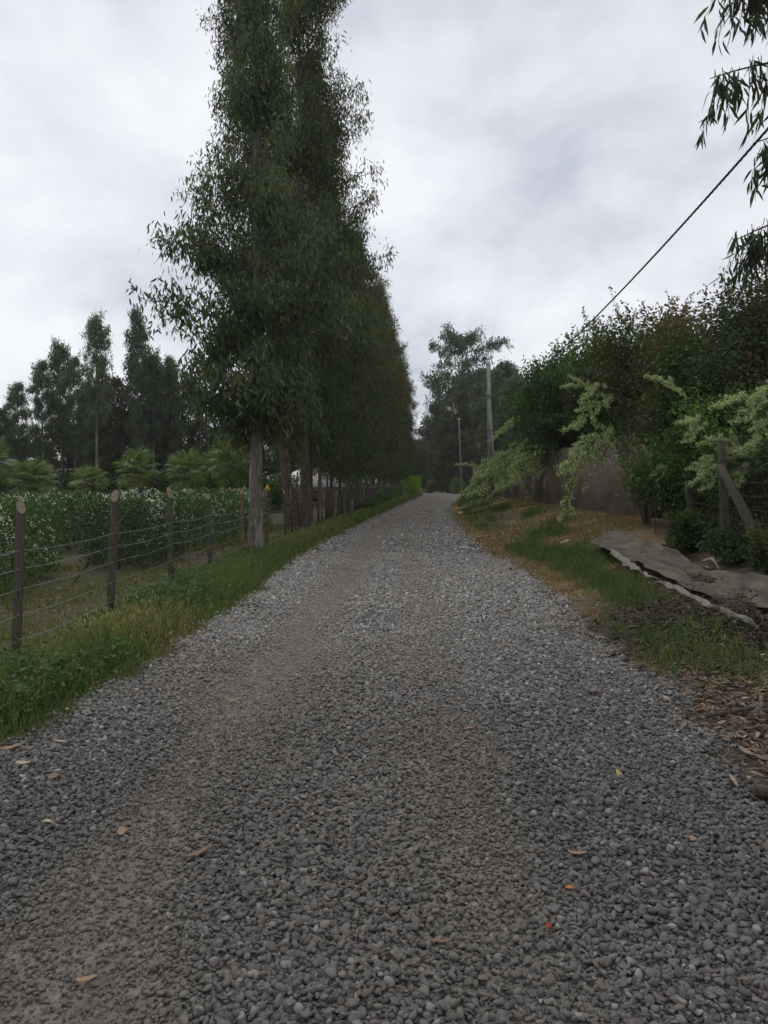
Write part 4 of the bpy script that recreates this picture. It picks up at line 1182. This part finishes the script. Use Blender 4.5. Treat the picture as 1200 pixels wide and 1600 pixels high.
# clipped hedge by the far bend
b_ = (float(fence_x(108)) + 1.45, 108, -0.05)
shrub('clipped_hedge', b_, 'bright green box-clipped hedge block at the far left bend of the road', (1.35, 2.2, 1.3), 16000, 0.13, 650, (0.085, 0.135, 0.024), (0.105, 0.155, 0.028), cat='hedge', box=True, lumps=26, stems=6)
b_ = base_at(712, 118); shrub('roadside_bush', (b_[0], 118, 0), 'rounded light green bush at the foot of the distant poles', (1.3, 1.3, 1.1), 6000, 0.14, 651, (0.06, 0.09, 0.022), (0.075, 0.10, 0.026), lumps=10)
b_ = base_at(672, 126); shrub('roadside_bush', (b_[0], 126, 0), 'greyish drooping bush just past the clipped hedge', (1.2, 1.2, 1.2), 5000, 0.14, 652, (0.04, 0.05, 0.03), (0.05, 0.06, 0.035), lumps=10)
for i, (px, d, h_, lab) in enumerate([(612, 62, 0.55, 'low green weed clump at the fence foot, nearer of two'), (628, 78, 0.6, 'low green weed clump at the fence foot, farther of two'), (566, 48, 0.3, 'small weed clump on the verge before the stakes')]):
    x = float(fence_x(d)) + 0.75
    shrub('weed_clump', (x, d, 0.0), lab, (0.75, 1.6, h_), 3500, 0.10, 660 + i, (0.035, 0.065, 0.018), (0.045, 0.08, 0.02), cat='weeds', lumps=9, stems=3)

# ------------------------------------------------------------------ shed, sign
shed = thing('garden_shed', (-5.2, 55, -0.1), 'low shed with pale white roof behind the reddish trunks', 'shed')
q = MB(); q.box((0, 0, 0.75), (4.6, 4.0, 1.5)); link_mesh('wall', q.mesh('wall'), M['plaster'], shed)
q = MB(); V = [(-2.6, -2.3, 1.45), (2.6, -2.3, 1.45), (2.6, 2.3, 1.45), (-2.6, 2.3, 1.45), (-0.6, -0.2, 2.72), (0.9, -0.2, 2.72), (0.9, 0.2, 2.72), (-0.6, 0.2, 2.72)]
q.add(V, [(0, 3, 2, 1), (4, 5, 6, 7), (0, 1, 5, 4), (1, 2, 6, 5), (2, 3, 7, 6), (3, 0, 4, 7)]); link_mesh('roof', q.mesh('roof'), M['white'], shed)
q = MB(); q.box((0.6, -2.02, 0.85), (0.9, 0.05, 0.7)); link_mesh('window', q.mesh('window'), M['glass'], shed)
q = MB(); q.box((-1.0, -2.02, 0.7), (0.8, 0.05, 1.35)); link_mesh('door', q.mesh('door'), M['bark_dark'], shed)
sc_ = at(418, 762, 33)
sg = thing('warning_sign', (sc_[0], 33, 0), 'small yellow triangular warning sign on a thin post behind the hedge', 'sign')
q = MB(); q.tube([(0, 0, -0.2), (0, 0, sc_[2] + 0.1)], 0.018, 8); link_mesh('post', q.mesh('post'), M['cable'], sg)
q = MB(); s_ = 0.15; z = sc_[2]
tri = [(-s_, z - 0.11), (s_, z - 0.11), (0, z + 0.14)]
q.add([(a, -0.03, b) for a, b in tri] + [(a, -0.022, b) for a, b in tri], [(0, 1, 2), (5, 4, 3), (0, 3, 4, 1), (1, 4, 5, 2), (2, 5, 3, 0)]); link_mesh('panel', q.mesh('panel'), M['yellow'], sg)

# ------------------------------------------------------------------ utility poles and cable
PG = 'concrete utility poles along the road'
def pole(px, top_py, d, label, r0=0.14, lean=0.0, arms=True):
    top = at(px, top_py, d); g = float(gz(top[0], d))
    root = thing('utility_pole', (top[0] + lean, d, g), label, 'utility pole', PG)
    h = top[2] - g
    q = MB()
    w0, w1 = r0, r0 * 0.6
    V = [(sx * w0, sy * w0 * 0.75, -0.2) for sx, sy in ((-1, -1), (1, -1), (1, 1), (-1, 1))] + [(sx * w1 - lean, sy * w1 * 0.75, h) for sx, sy in ((-1, -1), (1, -1), (1, 1), (-1, 1))]
    q.add(V, [(3, 2, 1, 0), (4, 5, 6, 7), (0, 1, 5, 4), (1, 2, 6, 5), (2, 3, 7, 6), (3, 0, 4, 7)])
    link_mesh('shaft', q.mesh('shaft'), M['concrete'], root)
    if arms:
        q = MB(); q.box((-lean * 0.75, 0, h * 0.77), (0.42, 0.34, 0.05)); q.box((-lean * 0.5, 0, h * 0.52), (0.36, 0.32, 0.04))
        link_mesh('clamp', q.mesh('clamp'), M['wire'], root)
        q = MB(); 
        for s in (-1, 1): q.tube([(-lean * 0.95 + s * 0.09, 0, h - 0.1), (-lean * 0.95 + s * 0.09, 0, h + 0.12)], [0.03, 0.045], 7)
        link_mesh('insulator', q.mesh('insulator'), M['white'], root)
    return root
pole(763, 568, 46, 'nearest tall concrete utility pole rising from the blossom by the wall', 0.15, 0.18)
a_ = at(774, 775, 45.8); b_ = at(765, 622, 46)
q = MB(); q.tube([(0, 0, 0), tuple(b_ - a_)], [0.09, 0.055], 8)
tag(link_mesh('strut_pole', q.mesh('strut_pole', True), M['concrete'], loc=a_), 'thin slanting support pole set against the nearest concrete utility pole', 'pole')
pole(717, 655, 92, 'middle concrete utility pole beside the road bend', 0.10, 0.4)
pole(710, 700, 132, 'farthest thin utility pole near the light green bush', 0.10, 0.15)
z46 = at(765, 622, 46)
P = []
for d, z in ((46, z46[2]), (38, 6.0), (30, 5.68), (23.1, 5.6), (19, 5.72), (16, 5.92), (13, 6.02), (10.2, 6.12), (7, 6.35), (3, 6.8), (-4, 7.6)):
    P.append((np.interp(d, [-4, 46], [4.46, z46[0]]), d, z))
P = np.array(P)
ss = np.linspace(0, 1, 120); kk = np.linspace(0, 1, len(P)); yy = np.interp(ss, kk, P[:, 1])
co = np.polyfit(P[:, 1], P[:, 2], 4)
core = np.stack([np.interp(yy, [-4, 46], [4.46, z46[0]]), yy, np.polyval(co, yy)], -1)
core[0] = z46
dense = np.linspace(0, 1, 900)
cd = np.stack([np.interp(dense, ss, core[:, i]) for i in range(3)], -1)
cab = thing('overhead_cable', tuple(z46), 'thick black twisted overhead cable running from the nearest pole', 'cable')
for ph in (0, 2.09, 4.19):
    q = MB(); th = cd[:, 1] * 2 * math.pi / 0.45 + ph
    off = 0.008 * np.stack([np.cos(th), 0 * th, np.sin(th)], -1)
    q.tube(cd + off - z46, 0.0115, 5, cap=False)
    link_mesh('strand', q.mesh('strand', True), M['cable'], cab)
q = MB(); v = at(742, 622, 46); q.tube([(0, 0, 0), (0.35, -1.0, 0.02), (1.0, -2.5, 0.2)], 0.02, 5)

# ------------------------------------------------------------------ gum tree overhanging from the right
def hanging_gum():
    r = np.random.default_rng(701)
    base = np.array((5.0, 6.6, float(gz(5.0, 6.6)) - 0.05))
    root = thing('eucalyptus_tree', base, 'gum tree at the near right edge with long drooping leaf sprays', 'tree', None)
    tb, lb = MB(), MB()
    P = np.stack([np.linspace(0, 0.1, 10), np.linspace(0, -0.2, 10), np.linspace(-0.2, 11.5, 10)], -1) + r.normal(0, 0.05, (10, 3))
    tb.tube(P, np.linspace(0.24, 0.05, 10), 10)
    LP, LD, LL = [], [], []
    def sprig(p, n=16, ln=0.45, s=0.15):
        """a hanging twig with leaves"""
        d = np.array((r.normal(0, 0.25), r.normal(0, 0.25), -1.0))
        pts = limb_points(p, d, ln, 4, 0.1, 0.12, r)
        lb.tube(pts, np.linspace(0.004, 0.002, 5), 3, cap=False)
        u = r.random(n) * 3.999; i = u.astype(int)
        LP.append(pts[i] + (pts[i + 1] - pts[i]) * (u - i)[:, None] + r.normal(0, 0.015, (n, 3)))
        dd = r.normal(0, 0.42, (n, 3)); dd[:, 2] -= 1.15
        LD.append(dd); LL.append(s * 1.12 * r.uniform(0.6, 1.2, n))
    limbs = [  # control points in the world, then sprigs along the outer part
        ([(5.05, 6.5, 5.5), (4.2, 6.5, 6.0), (3.4, 6.4, 5.85), (2.72, 6.4, 5.62)], 40, 0.55, 0.4),
        ([(5.05, 6.5, 4.4), (4.2, 6.5, 5.15), (3.35, 6.5, 5.10), (2.62, 6.5, 4.85)], 18, 0.46, 0.45),
        ([(5.05, 6.6, 3.9), (4.3, 6.6, 4.6), (3.6, 6.6, 4.6), (3.02, 6.6, 4.38)], 8, 0.34, 0.52),
        ([(5.05, 6.6, 3.4), (4.3, 6.7, 4.1), (3.55, 6.7, 3.95), (2.92, 6.7, 3.62)], 26, 0.42, 0.45),
        ([(5.05, 6.6, 4.2), (4.4, 6.9, 4.9), (3.8, 7.0, 4.9), (3.3, 7.0, 4.5)], 10, 0.4, 0.4),
        ([(5.05, 6.4, 6.4), (4.2, 6.0, 7.0), (3.4, 5.6, 6.9), (2.9, 5.4, 6.6)], 16, 0.45, 0.3),
    ]
    for C, n, ln, u0 in limbs:
        C = np.array(C) - base
        tt = np.linspace(0, 1, 12)[:, None]
        pts = C[0] * (1 - tt) ** 3 + 3 * C[1] * tt * (1 - tt) ** 2 + 3 * C[2] * tt ** 2 * (1 - tt) + C[3] * tt ** 3
        lb.tube(pts, np.linspace(0.03, 0.004, 12), 5, cap=False)
        for k in range(int(n * 2.2)):
            u = (u0 + (1 - u0) * (k + r.random()) / int(n * 2.2)) * 10.99; i = int(u)
            sprig(pts[i] + (pts[i + 1] - pts[i]) * (u - i) + r.normal(0, 0.05, 3), r.integers(9, 17), ln * r.uniform(0.5, 1.1))
    # unseen rest of the crown, above and behind, thickened to shade the near road
    for k in range(230):
        z = r.uniform(4.8, 12.5); az = r.uniform(0, 6.28); L = r.uniform(1.4, 5.6) * (1 - 0.4 * (z - 4) / 8)
        if math.cos(az) < 0.1 and (z < 7.2 + 0.2 * L or (math.sin(az) > 0.25 and L > 2.0)): continue
        pts = limb_points((0.05, -0.1, z), (math.cos(az), math.sin(az), 0.7), L, 5, 0.12, 0.1, r)
        lb.tube(pts, np.linspace(0.02, 0.004, 6), 4, cap=False)
        for q_ in range(int(6 + 3 * L)):
            u = r.uniform(1.2, 4.99); i = int(u); sprig(pts[i] + (pts[i + 1] - pts[i]) * (u - i), 16, 0.5, 0.16)
    link_mesh('trunk', tb.mesh('trunk', True), M['bark_grey'], root)
    link_mesh('limbs', lb.mesh('limbs'), M['bark_dark'], root, 'stuff')
    LP, LD, LL = map(np.concatenate, (LP, LD, LL))
    n = len(LP)
    link_mesh('crown', leaves_mesh('crown', LP, LD, LL * 0.95, LL * 0.15, tint(n, (0.022, 0.028, 0.017), 0.25, 0.08), 'sickle'), M['leaf'], root, 'stuff')
hanging_gum()

# ------------------------------------------------------------------ grass
def blades(P, h, w, col, lean=0.35, shape='blade'):
    n = len(P)
    D = np.stack([rng.normal(0, lean, n), rng.normal(0, lean, n), np.ones(n)], -1)
    Nn = rand_dirs(n); Nn[:, 2] *= 0.2
    if shape == 'blade': return scatter(BLADE_V, [BLADE_F3, BLADE_F4], P, D, Nn, h, w, col)
    return scatter(KITE_V, KITE_F, P, D, Nn, h, w, col)
def tufted(x0f, x1f, y0, y1, n, clump, seed_pts):
    """random points in a strip, gathered into tufts"""
    nt_ = max(1, n // seed_pts)
    y = y0 + (y1 - y0) * rng.random(nt_) ; u = rng.random(nt_)
    x = x0f(y) + (x1f(y) - x0f(y)) * u
    px2 = np.repeat(x, seed_pts) + rng.normal(0, clump, nt_ * seed_pts); py2 = np.repeat(y, seed_pts) + rng.normal(0, clump, nt_ * seed_pts)
    return px2, py2, np.repeat(rng.random(nt_), seed_pts)
parts = []
GL = np.array((0.118, 0.165, 0.048)); GY = np.array((0.18, 0.185, 0.062)); GS = np.array((0.29, 0.215, 0.115)); GB = np.array((0.078, 0.138, 0.050))
for (y0, y1, n, w, hk, shape, cl_) in ((2.8, 7.0, 17000, 0.006, 1.0, 'blade', 0.05), (7.0, 13.0, 20000, 0.008, 1.0, 'blade', 0.06), (13, 24, 15000, 0.013, 1.0, 'blade', 0.09), (24, 50, 13000, 0.03, 1.1, 'kite', 0.14), (50, 112, 8000, 0.06, 1.15, 'kite', 0.2)):
    x, y, tk = tufted(lambda v: np.maximum(fence_x(v) - 0.25, road_l(v) - 1.55), lambda v: road_l(v) - 0.02, y0, y1, n, cl_, 12)
    dl = road_l(y) - x
    ok = (dl > -0.06 + 0.10 * vnoise(y * 3, x * 3, 4)) & (x > fence_x(y) - 0.5)
    ok &= rng.random(len(x)) < 0.35 + 0.9 * vnoise(x * 1.2, y * 0.8, 15)
    x, y, tk, dl = x[ok], y[ok], tk[ok], dl[ok]
    h = hk * (0.06 + 0.23 * sstep(0.0, 0.4, dl) * (1 - 0.85 * sstep(0.65, 1.05, dl)) * (0.5 + 0.8 * vnoise(x * 0.9, y * 0.6, 16))) * rng.uniform(0.55, 1.15, len(x))
    zone_y = np.clip(np.exp(-((y - 8.2) / 1.0) ** 2) * 1.15 + 0.6 * sstep(0.62, 0.75, vnoise(x * 0.5, y * 0.33, 17)) + 0.7 * np.exp(-((y - 23) / 3.5) ** 2), 0, 1)
    dryp = 0.16 + 0.5 * zone_y + 0.3 * (1 - sstep(0, 0.16, dl))
    q = rng.random(len(x))
    c = np.where((q < dryp * 0.45)[:, None], GS, np.where((q < dryp)[:, None], GY, np.where((tk < 0.3)[:, None], GB, GL)))
    c = c * (1 + 0.25 * rng.normal(size=(len(x), 1))).clip(0.5, 1.7)
    parts.append(blades(np.stack([x, y, gz(x, y) - 0.015], -1), h, w * rng.uniform(0.6, 1.5, len(x)), c, 0.33, shape))
    # seed heads
    k = rng.random(len(x)) < (0.006 + 0.10 * np.exp(-((y - 8.2) / 1.0) ** 2)) * (0 if y0 > 20 else 1)
    if k.any():
        Pk = np.stack([x, y, gz(x, y) + h * 1.05], -1)[k]
        D = rng.normal(0, 0.5, (len(Pk), 3)); D[:, 2] += 0.9
        parts.append(scatter(KITE_V, KITE_F, Pk, D, rand_dirs(len(Pk)), 0.065, 0.0085 * max(1, w / 0.007), tint(len(Pk), (0.16, 0.145, 0.075), 0.2, 0.06)))
v, f, c = merge(parts)
tag(link_mesh('verge_grass', np_mesh('verge_grass', v, f, c), M['grass']), 'long rough grass along the fence', 'grass', None, 'stuff')
# orchard sward, short
parts = []
for (y0, y1, n, w) in ((6.0, 14, 9000, 0.011), (14, 30, 7000, 0.03)):
    x, y, tk = tufted(lambda v: fence_x(v) - 3.2, lambda v: fence_x(v) - 0.05, y0, y1, n, 0.09, 10)
    ok = rng.random(len(x)) < 0.15 + 1.0 * sstep(0.38, 0.62, vnoise(x * 0.9, y * 0.55, 32)); x, y, tk = x[ok], y[ok], tk[ok]
    c = np.where((tk < 0.25)[:, None], GS * 0.7, np.where((tk < 0.55)[:, None], GY * 0.8, GL)) * (1 + 0.25 * rng.normal(size=(len(x), 1))).clip(0.5, 1.6)
    parts.append(blades(np.stack([x, y, gz(x, y) - 0.01], -1), rng.uniform(0.05, 0.16, len(x)), w, c, 0.5, 'blade' if y0 < 10 else 'kite'))
v, f, c = merge(parts)
tag(link_mesh('orchard_grass', np_mesh('orchard_grass', v, f, c), M['grass']), 'patchy short grass in the orchard', 'grass', None, 'stuff')
# right bank
parts = []
for (y0, y1, n, w, shape) in ((5.5, 11, 14000, 0.007, 'blade'), (11, 20, 26000, 0.010, 'blade'), (20, 40, 20000, 0.02, 'kite'), (40, 95, 9000, 0.05, 'kite')):
    x, y, tk = tufted(lambda v: road_r(v) - 0.05, lambda v: np.minimum(wall_x(v) - 0.2, road_r(v) + 4.0), y0, y1, n, 0.07 if y0 < 20 else 0.15, 12)
    g = green_mask(x, y)
    s = straw_mask(x, y) * (1 - mould_mask(x, y) * 0.5)
    q = rng.random(len(x))
    isg = q < g * 1.05; iss = ~isg & (rng.random(len(x)) < s * 0.9 + 0.05)
    ok = (isg | iss) & (x > road_r(y) - 0.03) & ~((y > 7) & (y < 16.5) & (x > 3.55 + 0.03 * y))
    x, y, tk, isg = x[ok], y[ok], tk[ok], isg[ok]
    c = np.where(isg[:, None], np.where((tk < 0.2)[:, None], GY, np.where((tk < 0.6)[:, None], GL * 0.85, GB)), np.where((tk < 0.3)[:, None], np.array((0.20, 0.12, 0.06)), GS)) * (1 + 0.22 * rng.normal(size=(len(x), 1))).clip(0.5, 1.6)
    h = np.where(isg, rng.uniform(0.12, 0.30, len(x)) * (0.6 + 0.7 * vnoise(x, y * 0.7, 61)), rng.uniform(0.05, 0.15, len(x)))
    lean = np.where(isg, 0.35, 1.3)
    D = np.stack([rng.normal(0, 1, len(x)) * lean, rng.normal(0, 1, len(x)) * lean, np.ones(len(x))], -1)
    Nn = rand_dirs(len(x)); Nn[:, 2] *= 0.2
    P = np.stack([x, y, gz(x, y) - 0.01], -1)
    parts.append(scatter(BLADE_V, [BLADE_F3, BLADE_F4], P, D, Nn, h, w, c) if shape == 'blade' else scatter(KITE_V, KITE_F, P, D, Nn, h * 1.1, w, c))
v, f, c = merge(parts)
tag(link_mesh('bank_grass', np_mesh('bank_grass', v, f, c), M['grass']), 'green and straw-coloured grass on the bank', 'grass', None, 'stuff')
# broadleaf weeds at the near left
n = 9500
x, y, tk = tufted(lambda v: np.maximum(fence_x(v), road_l(v) - 1.4), lambda v: road_l(v) - 0.25, 3.6, 12.5, n, 0.07, 26)
ok = (road_l(y) - x > 0.1) & (rng.random(len(x)) < 0.1 + 1.2 * sstep(0.45, 0.65, vnoise(x * 0.8, y * 0.5, 71)) + np.exp(-((y - 5.6) / 1.1) ** 2)); x, y, tk = x[ok], y[ok], tk[ok]
P = np.stack([x, y, gz(x, y) + rng.uniform(0.02, 0.24, len(x)) * (0.6 + 0.6 * tk)], -1)
D = rng.normal(0, 1, (len(x), 3)); D[:, 2] = np.abs(D[:, 2]) * 0.3
v, f, c = scatter(KITE_V, KITE_F, P, D, np.stack([rng.normal(0, .4, len(x)), rng.normal(0, .4, len(x)), np.ones(len(x))], -1), rng.uniform(0.035, 0.085, len(x)), rng.uniform(0.022, 0.045, len(x)), tint(len(x), (0.034, 0.064, 0.020), 0.25, 0.08))
tag(link_mesh('weeds', np_mesh('weeds', v, f, c), M['grass']), 'broad-leaved weeds in the verge grass', 'weeds', None, 'stuff')

# ------------------------------------------------------------------ leaf litter, twigs
LIT = [np.array(c) for c in ((0.15, 0.09, 0.055), (0.20, 0.135, 0.09), (0.10, 0.06, 0.042), (0.28, 0.205, 0.14), (0.13, 0.105, 0.085))]
def litter(x, y, lo=0.03, hi=0.13, lift=0.03, dark=1.0):
    n = len(x)
    P = np.stack([x, y, gz(x, y) + rng.uniform(0.005, lift, n)], -1)
    a = rng.uniform(0, 6.28, n); D = np.stack([np.cos(a), np.sin(a), rng.normal(0, 0.22, n)], -1)
    Nn = np.stack([rng.normal(0, 0.4, n), rng.normal(0, 0.4, n), np.ones(n)], -1)
    L = rng.uniform(lo, hi, n)
    c = np.array(LIT)[rng.integers(0, 5, n)] * dark * (1 + 0.25 * rng.normal(size=(n, 1))).clip(0.4, 1.8)
    return scatter(SICK_V, [SICK_F3, SICK_F4], P, D, Nn, L, L * rng.uniform(0.12, 0.32, n), c)
parts = []
n = 5200; y = rng.uniform(2.9, 6.9, n); x = road_r(y) + np.abs(rng.normal(0.35, 0.75, n)) - 0.25 * rng.random(n)
ok = (x < 5.2) & (rng.random(n) < 0.15 + sstep(0.0, 0.35, x - road_r(y))); parts.append(litter(x[ok], y[ok]))
n = 5000; y = rng.uniform(6.4, 12, n); x = road_r(y) + rng.uniform(0.35, 2.2, n); ok = rng.random(n) < sstep(0.35, 0.6, vnoise(x * 1.2, y * 0.9, 81)) * mould_mask(x, y); parts.append(litter(x[ok], y[ok], 0.03, 0.12, 0.06, 0.8))
n = 3600; y = rng.uniform(6.0, 20, n); x = fence_x(y) - rng.uniform(-0.1, 2.4, n); ok = rng.random(n) < sstep(0.45, 0.62, vnoise(x * 0.8, y * 0.5, 82)) + 0.1; parts.append(litter(x[ok], y[ok], 0.04, 0.12, 0.03))
n = 260; y = rng.uniform(2.4, 9, n); x = rng.uniform(-2.2, 2.2, n); parts.append(litter(x, y, 0.015, 0.04, 0.03, 0.9))
n = 500; y = rng.uniform(8, 40, n); x = road_r(y) + rng.normal(0.1, 0.25, n); parts.append(litter(x, y, 0.04, 0.10, 0.04, 1.1))
v, f, c = merge(parts)
tag(link_mesh('leaf_litter', np_mesh('leaf_litter', v, f, c), M['dry']), 'dead brown leaves and bark scraps on the ground', 'leaf litter', None, 'stuff')

def curled_leaf(px, py, L, W, ang, colr, label, curl=0.25, lift=0.02):
    d = CAM_H * 1240 / (py - 755) ; p = at(px, py, d); z = float(gz(p[0], d)) + lift
    q = MB(); n_ = 7
    V = []
    for i in range(n_):
        u = i / (n_ - 1); w = W * math.sin(math.pi * min(1, 0.08 + 0.92 * u)) ** 0.7 * 0.5 + 0.001
        xx = (u - 0.5) * L; zz_ = curl * L * (abs(u - 0.45) ** 1.6) + random.uniform(0, 0.004); bend = 0.18 * L * (u - 0.5) ** 2
        V += [(xx, bend - w, zz_ + 0.35 * w), (xx, bend, zz_), (xx, bend + w, zz_ + 0.35 * w)]
    F = []
    for i in range(n_ - 1):
        for j in range(2): F.append((i * 3 + j, i * 3 + j + 1, i * 3 + j + 4, i * 3 + j + 3))
    q.add(V, F, colr)
    o = link_mesh('fallen_leaf', q.mesh('fallen_leaf', True), M['dry'], loc=(p[0], d, z))
    o.rotation_euler = (random.uniform(-0.15, 0.15), random.uniform(-0.1, 0.1), ang)
    md = o.modifiers.new('thickness', 'SOLIDIFY'); md.thickness = 0.0012
    return tag(o, label, 'leaf', 'fallen leaves on the gravel')
TAN = (0.30, 0.20, 0.125); PINK = (0.34, 0.19, 0.14); RUST = (0.18, 0.075, 0.05); CREAM = (0.42, 0.35, 0.23); BRN = (0.20, 0.135, 0.085)
curled_leaf(836, 1050, 0.20, 0.022, 1.75, BRN, 'long curled bark-brown leaf standing on end in mid road', 0.3)
curled_leaf(930, 1092, 0.17, 0.04, 0.1, RUST, 'rust-red leaf near the verge litter on the right of the gravel')
curled_leaf(753, 1107, 0.09, 0.02, -0.2, TAN, 'small tan leaf, shorter of a pair lying end to end')
curled_leaf(797, 1109, 0.13, 0.02, -0.05, TAN, 'slim tan leaf, longer of a pair lying end to end')
curled_leaf(734, 1147, 0.075, 0.04, 0.7, PINK, 'small pink oval leaf alone in the middle of the road')
curled_leaf(366, 1096, 0.12, 0.026, 0.5, TAN, 'tan leaf in the dusty wheel track')
curled_leaf(420, 1057, 0.10, 0.03, -0.3, PINK, 'pale pink leaf, farthest along the dusty track')
curled_leaf(191, 1311, 0.075, 0.042, 1.9, TAN, 'upright tan leaf at the bend of the dusty track')
curled_leaf(312, 1347, 0.12, 0.032, 0.8, BRN, 'brown leaf beside a reddish stone right of the track')
curled_leaf(136, 1548, 0.07, 0.028, 0.15, TAN, 'orange-tan leaf nearest the viewer beside the dusty track')
curled_leaf(903, 1352, 0.085, 0.02, -0.05, TAN, 'flat straw-brown leaf on the darker gravel')
curled_leaf(688, 1497, 0.09, 0.018, -0.1, BRN, 'thin ragged brown leaf on the near gravel, in line with the mid road')
curled_leaf(36, 1206, 0.10, 0.04, -0.3, CREAM, 'cream leaf touching a pink one near the grass')
curled_leaf(50, 1204, 0.08, 0.034, 0.6, PINK, 'pink leaf touching the cream one near the grass')
curled_leaf(18, 1180, 0.13, 0.04, 0.45, TAN, 'folded tan leaf against the grass edge')
curled_leaf(84, 1228, 0.10, 0.05, 1.7, BRN, 'broad brown leaf standing among stones near the grass')
curled_leaf(97, 1170, 0.11, 0.03, 0.0, CREAM, 'cream leaf flat on the stones below the weeds')
curled_leaf(74, 1300, 0.055, 0.03, -0.6, CREAM, 'tiny cream leaf scrap left of the dusty track')
curled_leaf(1082, 1328, 0.06, 0.03, 1.2, TAN, 'tan leaf scrap upright among stones near the litter')
curled_leaf(967, 1222, 0.09, 0.03, 1.5, (0.36, 0.28, 0.12), 'yellowish leaf on the gravel between the mid road and the litter')
curled_leaf(893, 1408, 0.05, 0.025, 0.2, (0.40, 0.15, 0.07), 'small orange-red leaf scrap on dark gravel')
curled_leaf(857, 1470, 0.045, 0.02, 1.4, (0.30, 0.04, 0.03), 'tiny deep red leaf scrap on the darkest near gravel')
curled_leaf(1165, 1185, 0.13, 0.04, 1.7, TAN, 'big tan leaf on top of the litter heap')

def stick(P, r0, label, name='fallen_branch', mat='bark_dark'):
    P = np.array(P, float); q = MB(); q.tube(P - P[0], np.linspace(r0, r0 * 0.5, len(P)), 7)
    tag(link_mesh(name, q.mesh(name, True), M[mat], loc=P[0]), label, 'branch', 'fallen branches in the litter')
def on(px, py, h=0.03):
    d = CAM_H * 1240 / (py - 755); p = at(px, py, d)
    for _ in range(12):
        z = float(gz(p[0], p[1])) + h; d = max(2.0, p[1] * (CAM_H - z) / max(0.05, CAM_H - p[2])); p = at(px, py, d)
    return p
stick([on(1102, 1118), on(1145, 1112, 0.05), on(1182, 1105, 0.05), on(1240, 1100)], 0.018, 'long grey-brown stick lying across the litter')
stick([on(1178, 1120), on(1190, 1100, 0.1), on(1188, 1085, 0.12)], 0.02, 'short upright pale bark curl beside the long stick', mat='bark_grey')
stick([on(1180, 1238), on(1215, 1240, 0.05), on(1260, 1236)], 0.045, 'thick log end poking in beside the litter heap', 'fallen_branch', 'bark_dark')
stick([on(955, 997), on(972, 994, 0.05), on(985, 990)], 0.018, 'pale knobbly stick on the straw beside the gravel', mat='bark_grey')
stick([on(1060, 955), on(1080, 945, 0.05), on(1110, 950)], 0.015, 'grey twig across the dark mulch heap', mat='bark_grey')

# mulch heap
n = 7000; c0 = on(1075, 965)
x = c0[0] + rng.normal(0, 0.5, n); y = c0[1] + rng.normal(0, 0.75, n)
parts = [litter(x, y, 0.03, 0.13, 0.12, 0.38)]
v, f, c = merge(parts)
tag(link_mesh('mulch', np_mesh('mulch', v, f, c), M['dry']), 'dark heap of rotting leaves below the pale strip', 'mulch', None, 'stuff')

# stones on the verge
def rock(px, py, s, label, flat=0.6):
    p = on(px, py, 0.0)
    o = link_mesh('rock', peb[(px + py) % 8].copy(), None, loc=p + np.array((0, 0, s * flat * 0.3)))
    o.data.materials.clear(); o.data.materials.append(M['rock'])
    o.scale = (s, s, s * flat * 1.7); o.rotation_euler = (0.1, 0.1, random.uniform(0, 6))
    tag(o, label, 'rock', 'rocks on the bank')
rock(741, 787, 0.32, 'white rounded rock on the crest of the bank')
rock(728, 857, 0.20, 'pale flat stone at the gravel edge', 0.3)
rock(696, 826, 0.16, 'pale stone on the gravel near the bank, farther than the flat one', 0.4)
rock(893, 845, 0.24, 'broad pale stone in the bank grass', 0.4)
rock(884, 848, 0.15, 'small pale stone beside the broad one in the bank grass', 0.5)
rock(720, 803, 0.22, 'dusty stone among straw at the bank foot', 0.5)
rock(951, 986, 0.05, 'small white stone beside the pale knobbly stick', 0.8)
rock(120, 1000, 0.08, 'pale stone in the dirt behind the fence', 0.5)

# red rose at the right border
rb = thing('rose_bush', on(1190, 915, 0.0), 'small rose bush with one bright red bloom beside the shade cloth', 'rose')
b0 = np.array(rb.location)
q = MB(); tip = at(1185, 888, b0[1]) - b0
q.tube([(0, 0, -0.05), (0.02, 0.02, tip[2] * 0.5), tuple(tip)], [0.008, 0.006, 0.004], 5); link_mesh('stem', q.mesh('stem'), M['bark_dark'], rb)
n = 26; P = tip + rng.normal(0, 0.012, (n, 3)); link_mesh('bloom', leaves_mesh('bloom', P, rng.normal(0, 1, (n, 3)) + np.array((0, 0, .6)), 0.045, 0.04, tint(n, (0.45, 0.012, 0.04), 0.15, 0.05)), M['petal'], rb)
n = 160; P = tip * 0.6 + rng.normal(0, 0.09, (n, 3)); link_mesh('foliage', leaves_mesh('foliage', P, rand_dirs(n), 0.05, 0.028, tint(n, (0.03, 0.06, 0.02), 0.25, 0.1)), M['leaf'], rb, 'stuff')

# ------------------------------------------------------------------ thin haze in the air
q = MB(); q.box((0, 345, 15), (944, 750, 36))
haze = link_mesh('haze', q.mesh('haze'), None, kind='stuff')
hm = bpy.data.materials.new('haze'); hm.use_nodes = True; hm.node_tree.nodes.clear()
ho = N(hm.node_tree, 'ShaderNodeOutputMaterial'); hv = N(hm.node_tree, 'ShaderNodeVolumePrincipled')
hv.inputs['Color'].default_value = (0.95, 0.97, 1.0, 1); hv.inputs['Density'].default_value = 0.00035; hv.inputs['Anisotropy'].default_value = 0.3
hm.node_tree.links.new(hv.outputs[0], ho.inputs['Volume'])
haze.data.materials.append(hm)
tag(haze, 'thin pale haze in the air', None)
